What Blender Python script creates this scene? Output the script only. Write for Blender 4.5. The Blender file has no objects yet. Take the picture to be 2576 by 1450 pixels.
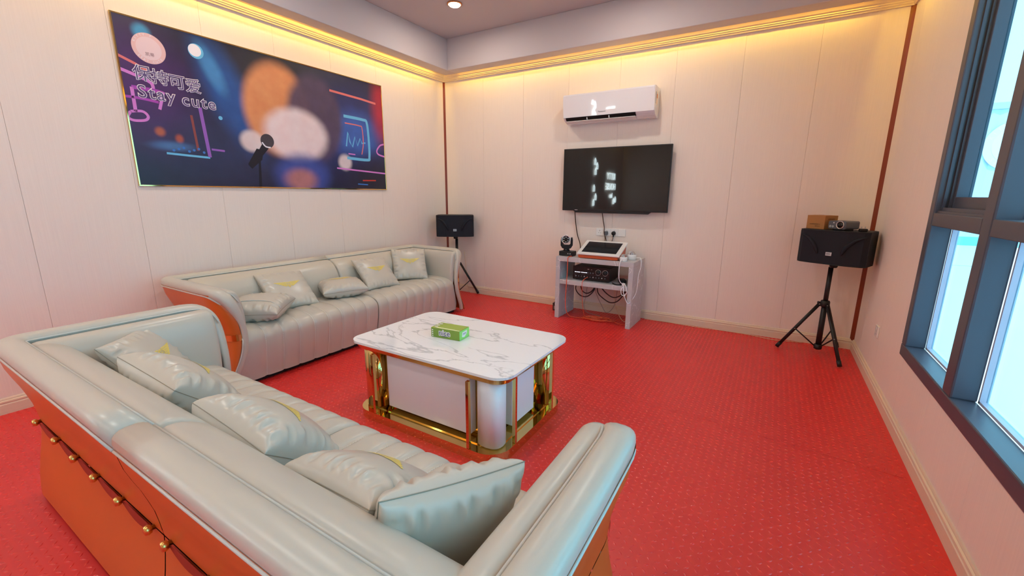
import bpy, bmesh, math, random
import numpy as np
from mathutils import Vector, Matrix
random.seed(7)
sc = bpy.context.scene
C = sc.collection
PI = math.pi
W = 4.8355          # room width (x), back wall at y = 0, camera side is -y
YB = -8.4           # rear wall behind the camera
ZC = 2.88           # underside of crown moulding
ZCEIL = 3.3

# ------------------------------------------------------------------ camera
cam = bpy.data.cameras.new('camera'); cam_o = bpy.data.objects.new('camera', cam); C.objects.link(cam_o)
yaw, pitch, roll, fpx = -0.5444, 0.2159, 0.0067, 1073.26
fw = Vector((math.sin(yaw)*math.cos(pitch), math.cos(yaw)*math.cos(pitch), -math.sin(pitch)))
rt = Vector((math.cos(yaw), -math.sin(yaw), 0)); up = rt.cross(fw)
r2 = rt*math.cos(roll)+up*math.sin(roll); u2 = -rt*math.sin(roll)+up*math.cos(roll)
mw = Matrix((r2, u2, -fw)).transposed().to_4x4(); mw.translation = (4.0698, -4.8841, 1.395)
cam_o.matrix_world = mw
cam.sensor_fit = 'HORIZONTAL'; cam.sensor_width = 36.0; cam.lens = 36.0*fpx/2576.0
cam.clip_start = 0.02; cam.clip_end = 300
sc.camera = cam_o

# ------------------------------------------------------------------ world, sun, exposure
SKY_STR, SUN_STR, LAMP_W, COVE_E, EXPO = 3.5, 2.6, 7.6, 44.0, 0.34
world = bpy.data.worlds.new('sky'); sc.world = world; world.use_nodes = True
wn = world.node_tree.nodes; wl = world.node_tree.links
bg = wn.get('Background') or wn.new('ShaderNodeBackground')
bg.inputs[0].default_value = (0.34, 0.65, 0.82, 1); bg.inputs[1].default_value = SKY_STR
sun = bpy.data.lights.new('sun', 'SUN'); sun.energy = SUN_STR; sun.angle = 0.01; sun.color = (1.0, 0.97, 0.92)
sun_o = bpy.data.objects.new('sun', sun); C.objects.link(sun_o)
sun_o.rotation_euler = Vector((0.04, 0.5, -0.87)).to_track_quat('-Z', 'Y').to_euler()
sc.view_settings.view_transform = 'Standard'; sc.view_settings.look = 'None'
sc.view_settings.gamma = 1.0; sc.view_settings.use_curve_mapping = False; sc.view_settings.exposure = EXPO

# ------------------------------------------------------------------ material helpers
def lin(c):
    out = []
    for v in c[:3]:
        v = v/255.0
        out.append(v/12.92 if v <= 0.04045 else ((v+0.055)/1.055)**2.4)
    return tuple(out)+(1.0,)
MATS = {}
def mat(name, col, rough=0.5, metal=0.0, coat=0.0, spec=0.5, emit=None, estr=0.0, noise=None, bump=None, trans=0.0, ior=1.45):
    """col in sRGB 0-255; noise=(scale,(sx,sy,sz),amount); bump=(scale,(sx,sy,sz),strength,dist)"""
    if name in MATS: return MATS[name]
    m = bpy.data.materials.new(name); m.use_nodes = True
    nt = m.node_tree; b = nt.nodes['Principled BSDF']
    b.inputs['Base Color'].default_value = lin(col); b.inputs['Roughness'].default_value = rough
    b.inputs['Metallic'].default_value = metal; b.inputs['Coat Weight'].default_value = coat
    b.inputs['Coat Roughness'].default_value = 0.22 if 'leather' in name else 0.015 if name == 'ac_gloss' else 0.08
    b.inputs['Specular IOR Level'].default_value = spec; b.inputs['Transmission Weight'].default_value = trans
    b.inputs['IOR'].default_value = ior
    if emit: b.inputs['Emission Color'].default_value = lin(emit); b.inputs['Emission Strength'].default_value = estr
    def coords(scale3):
        tc = nt.nodes.new('ShaderNodeTexCoord'); mp = nt.nodes.new('ShaderNodeMapping')
        mp.inputs['Scale'].default_value = scale3; nt.links.new(tc.outputs['Object'], mp.inputs['Vector']); return mp
    if noise:
        s, s3, amt = noise; mp = coords(s3); n = nt.nodes.new('ShaderNodeTexNoise')
        n.inputs['Scale'].default_value = s; n.inputs['Detail'].default_value = 5; nt.links.new(mp.outputs[0], n.inputs['Vector'])
        mx = nt.nodes.new('ShaderNodeMix'); mx.data_type = 'RGBA'
        c = lin(col); mx.inputs[6].default_value = tuple(max(0, v*(1-amt)) for v in c[:3])+(1,)
        mx.inputs[7].default_value = tuple(min(1, v*(1+amt)) for v in c[:3])+(1,)
        nt.links.new(n.outputs['Fac'], mx.inputs[0]); nt.links.new(mx.outputs[2], b.inputs['Base Color'])
    if bump:
        s, s3, st, di = bump; mp = coords(s3); n = nt.nodes.new('ShaderNodeTexNoise')
        n.inputs['Scale'].default_value = s; n.inputs['Detail'].default_value = 6; nt.links.new(mp.outputs[0], n.inputs['Vector'])
        bp = nt.nodes.new('ShaderNodeBump'); bp.inputs['Strength'].default_value = st; bp.inputs['Distance'].default_value = di
        nt.links.new(n.outputs['Fac'], bp.inputs['Height']); nt.links.new(bp.outputs[0], b.inputs['Normal'])
    MATS[name] = m
    return m

M_wall = mat('panel_cloth', (240, 226, 216), 0.55, spec=0.3, noise=(6, (26, 26, 0.5), 0.05), bump=(9, (26, 26, 0.5), 0.12, 0.002))
M_wall2 = mat('wall_core', (226, 208, 196), 0.8)
M_trimw = mat('trim_wood', (226, 206, 184), 0.45, noise=(5, (2, 2, 30), 0.06))
M_redtrim = mat('corner_strip', (128, 50, 20), 0.4)
M_ceil = mat('ceiling_paint', (206, 196, 196), 0.8, spec=0.2)
M_floor = mat('red_rubber', (218, 44, 40), 0.40, spec=0.75, noise=(2.2, (1, 1, 1), 0.06), bump=(3.0, (1, 1, 1), 0.08, 0.01))
M_bumps = mat('red_rubber_bumps', (222, 50, 48), 0.24, spec=1.0)
M_leather = mat('grey_leather', (196, 190, 178), 0.33, spec=0.55, coat=0.2, noise=(3, (1, 1, 1), 0.03), bump=(260, (1, 1, 1), 0.07, 0.001))
M_piping = mat('pale_piping', (200, 199, 192), 0.35, spec=0.5)
M_orange = mat('orange_leather', (206, 98, 36), 0.38, spec=0.5, coat=0.1, noise=(4, (1, 1, 1), 0.05), bump=(240, (1, 1, 1), 0.06, 0.001))
M_waistred = mat('waist_dark_red', (150, 40, 20), 0.5)
M_gold = mat('polished_gold', (224, 194, 124), 0.06, 1.0)
M_goldb = mat('brushed_gold', (224, 188, 112), 0.2, 1.0)
M_thread = mat('pale_thread', (235, 234, 226), 0.6)
M_seamd = mat('seam_thread', (150, 142, 126), 0.6)
M_emb = mat('yellow_embroidery', (236, 214, 110), 0.5, bump=(220, (1, 1, 1), 0.4, 0.002))
M_black = mat('black_plastic', (22, 22, 24), 0.45)
M_blackm = mat('black_metal', (26, 24, 26), 0.4, spec=0.5)
M_blackg = mat('black_gloss', (8, 8, 9), 0.06, spec=0.55)
M_cab = mat('speaker_vinyl', (30, 31, 36), 0.6, bump=(300, (1, 1, 1), 0.2, 0.001))
M_grille = mat('speaker_grille', (20, 24, 36), 0.75, bump=(900, (1, 1, 1), 0.5, 0.001))
M_silver = mat('silver', (200, 200, 204), 0.3, 0.9)
M_white = mat('white_plastic', (238, 236, 234), 0.25, coat=0.5)
M_whitem = mat('white_panel', (232, 230, 236), 0.3, coat=0.2)
M_grey = mat('grey_plastic', (96, 98, 104), 0.45)
M_dark = mat('dark_void', (14, 8, 10), 0.8)
M_card = mat('cardboard', (176, 122, 72), 0.85, noise=(8, (1, 1, 1), 0.06))
M_cardp = mat('cardboard_print', (84, 52, 30), 0.85)
M_alu = mat('window_aluminium', (74, 77, 90), 0.35, spec=0.5)
M_bead = mat('window_bead', (190, 188, 205), 0.4)
M_orngc = mat('orange_cable', (236, 96, 60), 0.5)
M_brownc = mat('brown_cable', (74, 44, 26), 0.5)
M_blackc = mat('black_cable', (40, 16, 14), 0.5)
M_greyc = mat('grey_cable', (150, 130, 124), 0.5)
M_whitec = mat('white_cable', (240, 240, 244), 0.4)
M_beigec = mat('beige_cable', (216, 186, 150), 0.5)
M_redplast = mat('orange_red_plastic', (206, 84, 40), 0.35, coat=0.3)
M_screen = mat('screen_grey', (46, 46, 50), 0.08, spec=0.6)
M_led = mat('led_warm', (255, 214, 90), 0.5, emit=(255, 216, 84), estr=COVE_E)
M_lamp = mat('lamp_lens', (255, 250, 240), 0.5, emit=(255, 240, 214), estr=9.0)
M_copper = mat('copper_ring', (214, 150, 96), 0.25, 1.0)
M_neon = mat('neon_tube', (255, 255, 255), 0.5, emit=(226, 250, 255), estr=16.0)
M_conc = mat('concrete_ground', (196, 214, 222), 0.9, noise=(0.6, (1, 1, 1), 0.06))
M_corr = mat('corrugated_metal', (206, 216, 226), 0.5)

def glass_mat():
    m = bpy.data.materials.new('window_glass'); m.use_nodes = True; nt = m.node_tree
    for n in list(nt.nodes): nt.nodes.remove(n)
    o = nt.nodes.new('ShaderNodeOutputMaterial'); t = nt.nodes.new('ShaderNodeBsdfTransparent'); g = nt.nodes.new('ShaderNodeBsdfGlossy')
    g.inputs['Roughness'].default_value = 0.02; t.inputs[0].default_value = (0.80, 0.96, 1.0, 1)
    lw = nt.nodes.new('ShaderNodeLayerWeight'); lw.inputs[0].default_value = 0.5
    pw = nt.nodes.new('ShaderNodeMath'); pw.operation = 'POWER'; pw.inputs[1].default_value = 4.0; nt.links.new(lw.outputs['Facing'], pw.inputs[0])
    f = nt.nodes.new('ShaderNodeMath'); f.operation = 'MULTIPLY_ADD'; f.inputs[1].default_value = 0.4; f.inputs[2].default_value = 0.03; nt.links.new(pw.outputs[0], f.inputs[0]); mx = nt.nodes.new('ShaderNodeMixShader')
    nt.links.new(f.outputs[0], mx.inputs[0]); nt.links.new(t.outputs[0], mx.inputs[1]); nt.links.new(g.outputs[0], mx.inputs[2]); nt.links.new(mx.outputs[0], o.inputs[0])
    return m
M_glass = glass_mat()
M_clear = mat('clear_dome', (250, 252, 255), 0.03, trans=0.9)

def veined(name, base, vein, scale, thresh, amt, rough, coat=0.0, stretch=(1, 1, 1), mottling=0.0):
    m = mat(name, base, rough, coat=coat); nt = m.node_tree; b = nt.nodes['Principled BSDF']
    tc = nt.nodes.new('ShaderNodeTexCoord'); mp = nt.nodes.new('ShaderNodeMapping'); mp.inputs['Scale'].default_value = stretch
    mp.inputs['Rotation'].default_value = (0, 0, 0.62); mp.inputs['Location'].default_value = (0.35, 0.12, 0)
    nt.links.new(tc.outputs['Object'], mp.inputs[0])
    n = nt.nodes.new('ShaderNodeTexNoise'); n.inputs['Scale'].default_value = scale; n.inputs['Detail'].default_value = 9; n.inputs['Distortion'].default_value = 0.6
    nt.links.new(mp.outputs[0], n.inputs['Vector'])
    s = nt.nodes.new('ShaderNodeMath'); s.operation = 'SUBTRACT'; s.inputs[1].default_value = 0.5; nt.links.new(n.outputs['Fac'], s.inputs[0])
    a = nt.nodes.new('ShaderNodeMath'); a.operation = 'ABSOLUTE'; nt.links.new(s.outputs[0], a.inputs[0])
    r = nt.nodes.new('ShaderNodeMapRange'); r.interpolation_type = 'SMOOTHSTEP'; r.inputs[1].default_value = 0.0; r.inputs[2].default_value = thresh; r.inputs[3].default_value = amt; r.inputs[4].default_value = 0.0
    nt.links.new(a.outputs[0], r.inputs[0])
    n2 = nt.nodes.new('ShaderNodeTexNoise'); n2.inputs['Scale'].default_value = scale*0.7; nt.links.new(mp.outputs[0], n2.inputs['Vector'])
    r2_ = nt.nodes.new('ShaderNodeMapRange'); r2_.inputs[1].default_value = 0.32; r2_.inputs[2].default_value = 0.5; nt.links.new(n2.outputs['Fac'], r2_.inputs[0])
    mu = nt.nodes.new('ShaderNodeMath'); mu.operation = 'MULTIPLY'; nt.links.new(r.outputs[0], mu.inputs[0]); nt.links.new(r2_.outputs[0], mu.inputs[1])
    mx = nt.nodes.new('ShaderNodeMix'); mx.data_type = 'RGBA'; mx.inputs[6].default_value = lin(base); mx.inputs[7].default_value = lin(vein)
    fac = mu.outputs[0]
    if mottling:
        n3 = nt.nodes.new('ShaderNodeTexNoise'); n3.inputs['Scale'].default_value = scale*6; n3.inputs['Detail'].default_value = 8; nt.links.new(tc.outputs['Object'], n3.inputs['Vector'])
        mm = nt.nodes.new('ShaderNodeMath'); mm.operation = 'MULTIPLY_ADD'; mm.inputs[1].default_value = mottling; nt.links.new(n3.outputs['Fac'], mm.inputs[0]); nt.links.new(fac, mm.inputs[2]); fac = mm.outputs[0]
    nt.links.new(fac, mx.inputs[0]); nt.links.new(mx.outputs[2], b.inputs['Base Color'])
    return m
M_marble = veined('white_marble', (238, 239, 242), (140, 146, 156), 1.75, 0.013, 0.55, 0.08, coat=0.4, stretch=(0.75, 1.9, 1))
M_stone = veined('grey_stone', (190, 186, 188), (232, 230, 232), 4.0, 0.014, 0.8, 0.45, mottling=0.25)

# ------------------------------------------------------------------ mesh helpers
def link(name, me, m, parent=None, smooth=False):
    o = bpy.data.objects.new(name, me); C.objects.link(o)
    if m is not None: me.materials.append(m)
    if smooth:
        for p in me.polygons: p.use_smooth = True
    if parent is not None: o.parent = parent
    return o
def mesh(name, vs, fs, m, parent=None, smooth=False):
    me = bpy.data.meshes.new(name); me.from_pydata([tuple(v) for v in vs], [], fs); me.update()
    return link(name, me, m, parent, smooth)
def frombm(name, bm, m, parent=None, smooth=False):
    me = bpy.data.meshes.new(name); bmesh.ops.recalc_face_normals(bm, faces=bm.faces); bm.to_mesh(me); bm.free()
    return link(name, me, m, parent, smooth)
def bm_box(bm, x0, x1, y0, y1, z0, z1):
    v = [bm.verts.new(p) for p in ((x0,y0,z0),(x1,y0,z0),(x1,y1,z0),(x0,y1,z0),(x0,y0,z1),(x1,y0,z1),(x1,y1,z1),(x0,y1,z1))]
    for f in ((0,3,2,1),(4,5,6,7),(0,1,5,4),(1,2,6,5),(2,3,7,6),(3,0,4,7)): bm.faces.new([v[i] for i in f])
def box(name, x0, x1, y0, y1, z0, z1, m, parent=None, bev=0.0, seg=2):
    bm = bmesh.new(); bm_box(bm, x0, x1, y0, y1, z0, z1)
    if bev: bmesh.ops.bevel(bm, geom=list(bm.edges), offset=bev, segments=seg, affect='EDGES', profile=0.5)
    return frombm(name, bm, m, parent)
def boxes(name, lst, m, parent=None):
    bm = bmesh.new()
    for b in lst: bm_box(bm, *b)
    return frombm(name, bm, m, parent)
def prism(name, poly, z0, z1, m, parent=None, bev=0.0, smooth=False, axis='z', poly1=None):
    """poly: list of 2-D points; extruded along axis"""
    bm = bmesh.new()
    def mk(p, h):
        return {'z': (p[0], p[1], h), 'x': (h, p[0], p[1]), 'y': (p[0], h, p[1])}[axis]
    p1 = poly1 or poly
    a = [bm.verts.new(mk(p, z0)) for p in poly]; b = [bm.verts.new(mk(p, z1)) for p in p1]; n = len(poly)
    fa = bm.faces.new(a); fb = bm.faces.new(b)
    for i in range(n): bm.faces.new((a[i], a[(i+1) % n], b[(i+1) % n], b[i]))
    if bev:
        es = [e for e in bm.edges if all(v in a for v in e.verts) or all(v in b for v in e.verts)]
        bmesh.ops.bevel(bm, geom=es, offset=bev, segments=2, affect='EDGES')
    return frombm(name, bm, m, parent, smooth)
def rrect(x0, x1, y0, y1, r, n=8):
    pts = []
    for cx, cy, a0 in ((x1-r, y1-r, 0), (x0+r, y1-r, PI/2), (x0+r, y0+r, PI), (x1-r, y0+r, 1.5*PI)):
        for i in range(n+1):
            a = a0+PI/2*i/n; pts.append((cx+r*math.cos(a), cy+r*math.sin(a)))
    return pts
def circle(cx, cy, r, n=32): return [(cx+r*math.cos(2*PI*i/n), cy+r*math.sin(2*PI*i/n)) for i in range(n)]
def lathe(name, prof, m, parent=None, n=24, smooth=True, loc=(0,0,0), rot=None):
    vs, fs = [], []
    R = rot.to_3x3() if rot is not None else None
    for i in range(n):
        a = 2*PI*i/n
        for r, z in prof:
            p = Vector((r*math.cos(a), r*math.sin(a), z))
            if R: p = R @ p
            vs.append(p+Vector(loc))
    k = len(prof)
    for i in range(n):
        j = (i+1) % n
        for q in range(k-1): fs.append((i*k+q, j*k+q, j*k+q+1, i*k+q+1))
    o = mesh(name, vs, fs, m, parent, smooth)
    bm = bmesh.new(); bm.from_mesh(o.data); bmesh.ops.remove_doubles(bm, verts=bm.verts, dist=1e-6)
    bmesh.ops.holes_fill(bm, edges=[e for e in bm.edges if e.is_boundary], sides=0)
    bmesh.ops.recalc_face_normals(bm, faces=bm.faces); bm.to_mesh(o.data); bm.free()
    return o
def catmull(pts, n=8, closed=False):
    P = [Vector(p) for p in pts]; out = []
    m = len(P); rng = range(m if closed else m-1)
    for i in rng:
        p0 = P[(i-1) % m] if (closed or i > 0) else P[0]; p1 = P[i]; p2 = P[(i+1) % m]
        p3 = P[(i+2) % m] if (closed or i+2 < m) else P[-1]
        for k in range(n):
            t = k/n; out.append(0.5*((2*p1)+(-p0+p2)*t+(2*p0-5*p1+4*p2-p3)*t*t+(-p0+3*p1-3*p2+p3)*t**3))
    if not closed: out.append(P[-1])
    return out
def tube_geo(pts, r, n=6, closed=False, base=0):
    P = [Vector(p) for p in pts]; m = len(P); vs, fs = [], []
    T = []
    for i in range(m):
        a = P[(i-1) % m] if (closed or i) else P[0]; b = P[(i+1) % m] if (closed or i < m-1) else P[-1]
        d = b-a; T.append(d.normalized() if d.length > 1e-9 else Vector((0,0,1)))
    N = T[0].orthogonal().normalized()
    for i in range(m):
        if i:
            q = T[i-1].rotation_difference(T[i]); N = (q @ N); N = (N-T[i]*N.dot(T[i])).normalized()
        B = T[i].cross(N); rr = r[i] if isinstance(r, (list, tuple)) else r
        for k in range(n):
            a = 2*PI*k/n; vs.append(P[i]+(N*math.cos(a)+B*math.sin(a))*rr)
    for i in range(m if closed else m-1):
        j = (i+1) % m
        for k in range(n): fs.append((base+i*n+k, base+i*n+(k+1) % n, base+j*n+(k+1) % n, base+j*n+k))
    if not closed:
        fs.append(tuple(base+k for k in reversed(range(n)))); fs.append(tuple(base+(m-1)*n+k for k in range(n)))
    return vs, fs
def tube(name, pts, r, m, parent=None, n=6, closed=False, sm=0):
    if sm: pts = catmull(pts, sm, closed)
    vs, fs = tube_geo(pts, r, n, closed); return mesh(name, vs, fs, m, parent, True)
def thing(name, label, cat, loc=(0,0,0), rz=0.0, group=None, M=None):
    o = bpy.data.objects.new(name, None); C.objects.link(o); o.empty_display_size = 0.05
    if M is not None: o.matrix_world = M
    else: o.location = loc; o.rotation_euler = (0, 0, rz)
    return tag(o, label, cat, group)
def tag(o, label, cat, group=None):
    o['label'] = label; o['category'] = cat
    if group: o['group'] = group
    return o
def struct(o, label=None, cat=None):
    o['kind'] = 'structure'
    if label: o['label'] = label
    if cat: o['category'] = cat
    return o
def text(name, s, size, m, parent, M, ext=0.0004, align='CENTER', off=0.0, sx=1.0, space=1.0, line=0.0):
    cu = bpy.data.curves.new('t', 'FONT'); cu.body = s; cu.size = size; cu.extrude = ext; cu.align_x = align; cu.align_y = 'CENTER'
    cu.offset = off; cu.resolution_u = 3
    if line: cu.fill_mode = 'NONE'; cu.bevel_depth = line; cu.bevel_resolution = 1; cu.extrude = 0
    cu.space_character = space
    o = bpy.data.objects.new('t', cu); C.objects.link(o)
    me = bpy.data.meshes.new_from_object(o.evaluated_get(bpy.context.evaluated_depsgraph_get()))
    bpy.data.objects.remove(o); bpy.data.curves.remove(cu)
    me.transform(M @ Matrix.Scale(sx, 4, (1, 0, 0))); me.materials.clear()
    return link(name, me, m, parent)
T3 = Matrix.Translation
def frame(o, x, y):
    """matrix: local X -> x, local Y -> y, normal -> x cross y, origin o"""
    x = Vector(x).normalized(); y = Vector(y).normalized(); z = x.cross(y); m_ = Matrix((x, y, z)).transposed().to_4x4(); m_.translation = o; return m_
def on_left(y, z, x=0.0): return frame((x, y, z), (0,1,0), (0,0,1))
def on_back(x, z, y=0.0): return frame((x, y, z), (1,0,0), (0,0,1))
def on_right(y, z, x=W): return frame((x, y, z), (0,-1,0), (0,0,1))

# ================================================================== STRUCTURE
# floor with embossed rubber sheets
floor = struct(box('floor', -0.1, W+0.1, YB-0.1, 0.1, -0.1, 0.0, M_floor), 'glossy red embossed rubber floor', 'floor')
def lozenges():
    p = 0.034; l, w, h = 0.0150, 0.0048, 0.0024
    xs = np.arange(0.03, W-0.02, p); ys = np.arange(-5.3, -0.02, p)
    gx, gy = np.meshgrid(np.arange(len(xs)), np.arange(len(ys))); gx = gx.ravel(); gy = gy.ravel()
    X = xs[gx]; Y = ys[gy]; ang = np.where((gx+gy) % 2 == 0, PI/4, -PI/4)
    base = np.array([(-l,0,0),(l,0,0),(0,-w,0),(0,w,0),(-l*.45,0,h),(l*.45,0,h)])
    c, s = np.cos(ang)[:,None], np.sin(ang)[:,None]
    vx = base[None,:,0]*c-base[None,:,1]*s+X[:,None]; vy = base[None,:,0]*s+base[None,:,1]*c+Y[:,None]; vz = np.repeat(base[None,:,2], len(X), 0)
    V = np.stack([vx,vy,vz],-1).reshape(-1,3)
    tr = np.array([(0,2,4),(2,5,4),(2,1,5),(0,4,3),(4,5,3),(5,1,3)])
    F = (tr[None]+6*np.arange(len(X))[:,None,None]).reshape(-1,3)
    me = bpy.data.meshes.new('embossed_bumps'); me.vertices.add(len(V)); me.vertices.foreach_set('co', V.ravel().astype(np.float32))
    me.loops.add(F.size); me.loops.foreach_set('vertex_index', F.ravel().astype(np.int32)); me.polygons.add(len(F))
    me.polygons.foreach_set('loop_start', (np.arange(len(F))*3).astype(np.int32)); me.update(calc_edges=True); me.validate()
    o = link('embossed_bumps', me, M_bumps, floor, True); o['kind'] = 'stuff'
lozenges()
M_seamf = mat('floor_seam_red', (176, 30, 30), 0.6)  # darker red for the joint line between the rubber sheets
pts = [(0.9+i*(W-0.95)/26, -1.86-0.09*(0.9+i*(W-0.95)/26-0.9)+0.006*math.sin(i*1.9)+0.005*math.sin(i*0.7), 0.0004) for i in range(27)]
tube('sheet_seam', pts, 0.0010, M_seamf, floor, 5)

# walls: core slabs + separate cloth panels with recessed joints
def wall_core(name, x0, x1, y0, y1, z0, z1): return struct(box(name, x0, x1, y0, y1, z0, z1, M_wall2))
wl_left = wall_core('wall_left', -0.12, -0.012, YB, 0.12, 0, 3.4)
wl_back = wall_core('wall_back', -0.12, W+0.12, 0.012, 0.12, 0, 3.4)
wl_rear = struct(box('wall_rear', -0.12, W+0.12, YB-0.12, YB, 0, 3.4, M_wall))
WY0, WY1, WZ0, WZ1 = -1.60, -6.98, 0.474, 2.72
wl_right = struct(boxes('wall_right', [(W+.012, W+.09, WY0, 0.12, 0, 3.4), (W+.012, W+.09, YB, WY1, 0, 3.4), (W+.012, W+.09, WY1, WY0, 0, WZ0), (W+.012, W+.09, WY1, WY0, WZ1, 3.4)], M_wall2))
G = 0.0005
def panels(parent, axis, edges, z0, z1, plane, sgn):
    for a, b in zip(edges[:-1], edges[1:]):
        lo, hi = min(a, b)+G, max(a, b)-G
        if axis == 'y': x0, x1 = sorted((plane, plane-sgn*0.012)); o = box('wall_panel', x0, x1, lo, hi, z0, z1, M_wall, parent, 0.0012, 1)
        else: y0, y1 = sorted((plane, plane-sgn*0.012)); o = box('wall_panel', lo, hi, y0, y1, z0, z1, M_wall, parent, 0.0012, 1)
ly = [0, -0.595, -1.19, -1.785, -2.375, -2.965, -3.555, -4.135, -4.73, -5.32, -5.91, -6.5, -7.09, -7.68, YB]
panels(wl_left, 'y', ly, 0.0, 3.25, 0.0, 1)
bx = [0, 0.655, 1.26, 1.865, 2.468, 3.045, 3.655, 4.245, W]
panels(wl_back, 'x', bx, 0.0, 3.25, 0.0, -1)
ry = [0, -0.32, -0.92, WY0]
panels(wl_right, 'y', ry, 0.0, 3.25, W, -1)
ry2 = [WY0, -2.12, -2.72, -3.32, -3.92, -4.52, -5.12, -5.72, -6.32, WY1]
panels(wl_right, 'y', ry2, 0.0, WZ0, W, -1); panels(wl_right, 'y', ry2, WZ1, 3.25, W, -1)
panels(wl_right, 'y', [WY1, -7.6, YB], 0.0, 3.25, W, -1)

# dark corner strips
struct(prism('trim_1', [(0.0, 0.0), (0.022, 0.0), (0.012, -0.012), (0.0, -0.022)], 0.09, ZC, M_redtrim))
struct(prism('trim_2', [(W, 0.0), (W-0.03, 0.0), (W-0.016, -0.014), (W, -0.026)], 0.09, ZC, M_redtrim))
# baseboards: stepped profile (depth, height)
BP = [(0, 0), (0.018, 0), (0.018, 0.062), (0.014, 0.066), (0.014, 0.072), (0.017, 0.076), (0.016, 0.084), (0.009, 0.088), (0.009, 0.093), (0.006, 0.1), (0, 0.102)]
struct(prism('baseboard_left', [(d, z) for d, z in BP], YB, 0, M_trimw, axis='y'))
struct(prism('baseboard_back', [(-d, z) for d, z in BP], 0, W, M_trimw, axis='x'))
struct(prism('baseboard_right', [(W-d, z) for d, z in BP], YB, 0, M_trimw, axis='y'))
# crown moulding (ribbed)
CP = [(0, 0), (0.014, 0), (0.016, 0.012), (0.022, 0.018), (0.022, 0.026), (0.027, 0.032), (0.027, 0.04), (0.034, 0.05), (0.045, 0.075), (0.055, 0.085), (0.06, 0.1), (0, 0.1)]
struct(prism('trim_3', [(d, ZC+z) for d, z in CP], YB, 0, M_trimw, axis='y'))
struct(prism('trim_4', [(-d, ZC+z) for d, z in CP], 0, W, M_trimw, axis='x'))
struct(prism('trim_5', [(W-d, ZC+z) for d, z in CP], YB, 0, M_trimw, axis='y'))
# ceiling with floating perimeter soffit
ceil = struct(box('ceiling', -0.12, W+0.12, YB-0.12, 0.12, ZCEIL, ZCEIL+0.1, M_ceil), 'flat pale ceiling above a floating perimeter soffit', 'ceiling')
SZ = 2.935
box('soffit', 0.12, 0.29, YB+0.12, -0.10, SZ, ZCEIL, M_ceil, ceil, 0.004, 1)
box('soffit', 0.29, W-0.35, -0.27, -0.10, SZ, ZCEIL, M_ceil, ceil, 0.004, 1)
prism('soffit', [(W-0.35, -0.27), (W-0.35, YB+0.12), (W-0.18, YB+0.12), (W-0.18, -0.16)]+[(W-0.18-0.06+0.06*math.cos(a), -0.16+0.06*math.sin(a)) for a in (0.3, 0.7, 1.1, 1.4)]+[(W-0.24, -0.10), (W-0.35, -0.10)], SZ, ZCEIL, M_ceil, ceil)
# LED strips hidden behind the soffit
for nm, b, lb in (('led_strip', (0.108, 0.118, YB+0.3, -0.25, 3.02, 3.034), 'warm yellow light strip hidden behind the soffit over the left wall'),
              ('led_strip', (0.25, W-0.3, -0.098, -0.088, 3.02, 3.034), 'warm yellow light strip hidden behind the soffit over the television wall'),
              ('led_strip', (W-0.178, W-0.168, YB+0.3, -0.3, 3.02, 3.034), 'warm yellow light strip hidden behind the soffit over the window wall')):
    tag(box(nm, *b, M_led), lb, 'light strip', 'hidden cove light strips')

# ------------------------------------------------------------------ window wall
win = struct(thing('window_1', 'large dark aluminium window grid looking onto the bright yard', 'window'))
fx0, fx1 = W-0.028, W+0.062
op = 0.662; mull = 0.102; y = WY0-0.075; cols = []
k = 0
while y-op > WY1+0.0: cols.append((y, y-op)); y -= op+mull
WYE = cols[-1][1]-0.075
TZ0, TZ1 = 1.243, 1.312
zt = WZ1-0.075
box('frame_bar', fx0, fx1, WY1-0.0, WY0, WZ0, WZ0+0.071, M_alu, win, 0.006)
box('frame_bar', fx0, fx1, WY1, WY0, zt, WZ1, M_alu, win, 0.006)
box('frame_bar', fx0+.001, fx1, WY0-0.075, WY0, WZ0+.07, zt, M_alu, win, 0.006)
box('frame_bar', fx0+.001, fx1, WY1, cols[-1][1], WZ0+.07, zt, M_alu, win, 0.006)
for i, (a, b) in enumerate(cols):
    if i < len(cols)-1: box('mullion', fx0+.002, fx1, b-mull, b, WZ0+.07, zt, M_alu, win, 0.008)
    box('transom', fx0+.003, fx1-.002, b, a, TZ0, TZ1, M_alu, win, 0.004)
    # lower glazing: bead + glass
    for z0, z1, sash in ((WZ0+0.071, TZ0, False), (TZ1, zt, i % 2 == 0)):
        if sash:
            s = 0.042
            boxes('sash_track', [(W-.012, W+.055, b, a, z0, z0+.012), (W+.002, W+.01, b, a, z0, z0+.03), (W+.022, W+.03, b, a, z0, z0+.03)], M_alu, win)
            boxes('sash_jamb', [(W+.0, W+.012, a-.012, a, z0, z1), (W+.024, W+.036, a-.016, a, z0, z1), (W+.0, W+.012, b, b+.012, z0, z1)], M_alu, win)
            box('sash_stile', W+.036, W+.098, a-s, a, z0, z1, M_alu, win, 0.003); box('sash_stile', W+.036, W+.098, b, b+s, z0, z1, M_alu, win, 0.003)
            box('sash_rail', W+.036, W+.098, b+s, a-s, z0, z0+.085, M_alu, win, 0.003); box('sash_rail', W+.036, W+.098, b+s, a-s, z1-.06, z1, M_alu, win, 0.003)
            box('pane', W+.084, W+.088, b+s, a-s, z0+.085, z1-.06, M_glass, win)
        else:
            t = 0.012
            boxes('glazing_bead', [(W+.0625, W+.09, a-t, a, z0, z1), (W+.0625, W+.09, b, b+t, z0, z1), (W+.0625, W+.09, b, a, z0, z0+t), (W+.0625, W+.09, b, a, z1-t, z1)], M_bead, win)
            box('pane', W+.082, W+.086, b+t, a-t, z0+t, z1-t, M_glass, win)

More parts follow.
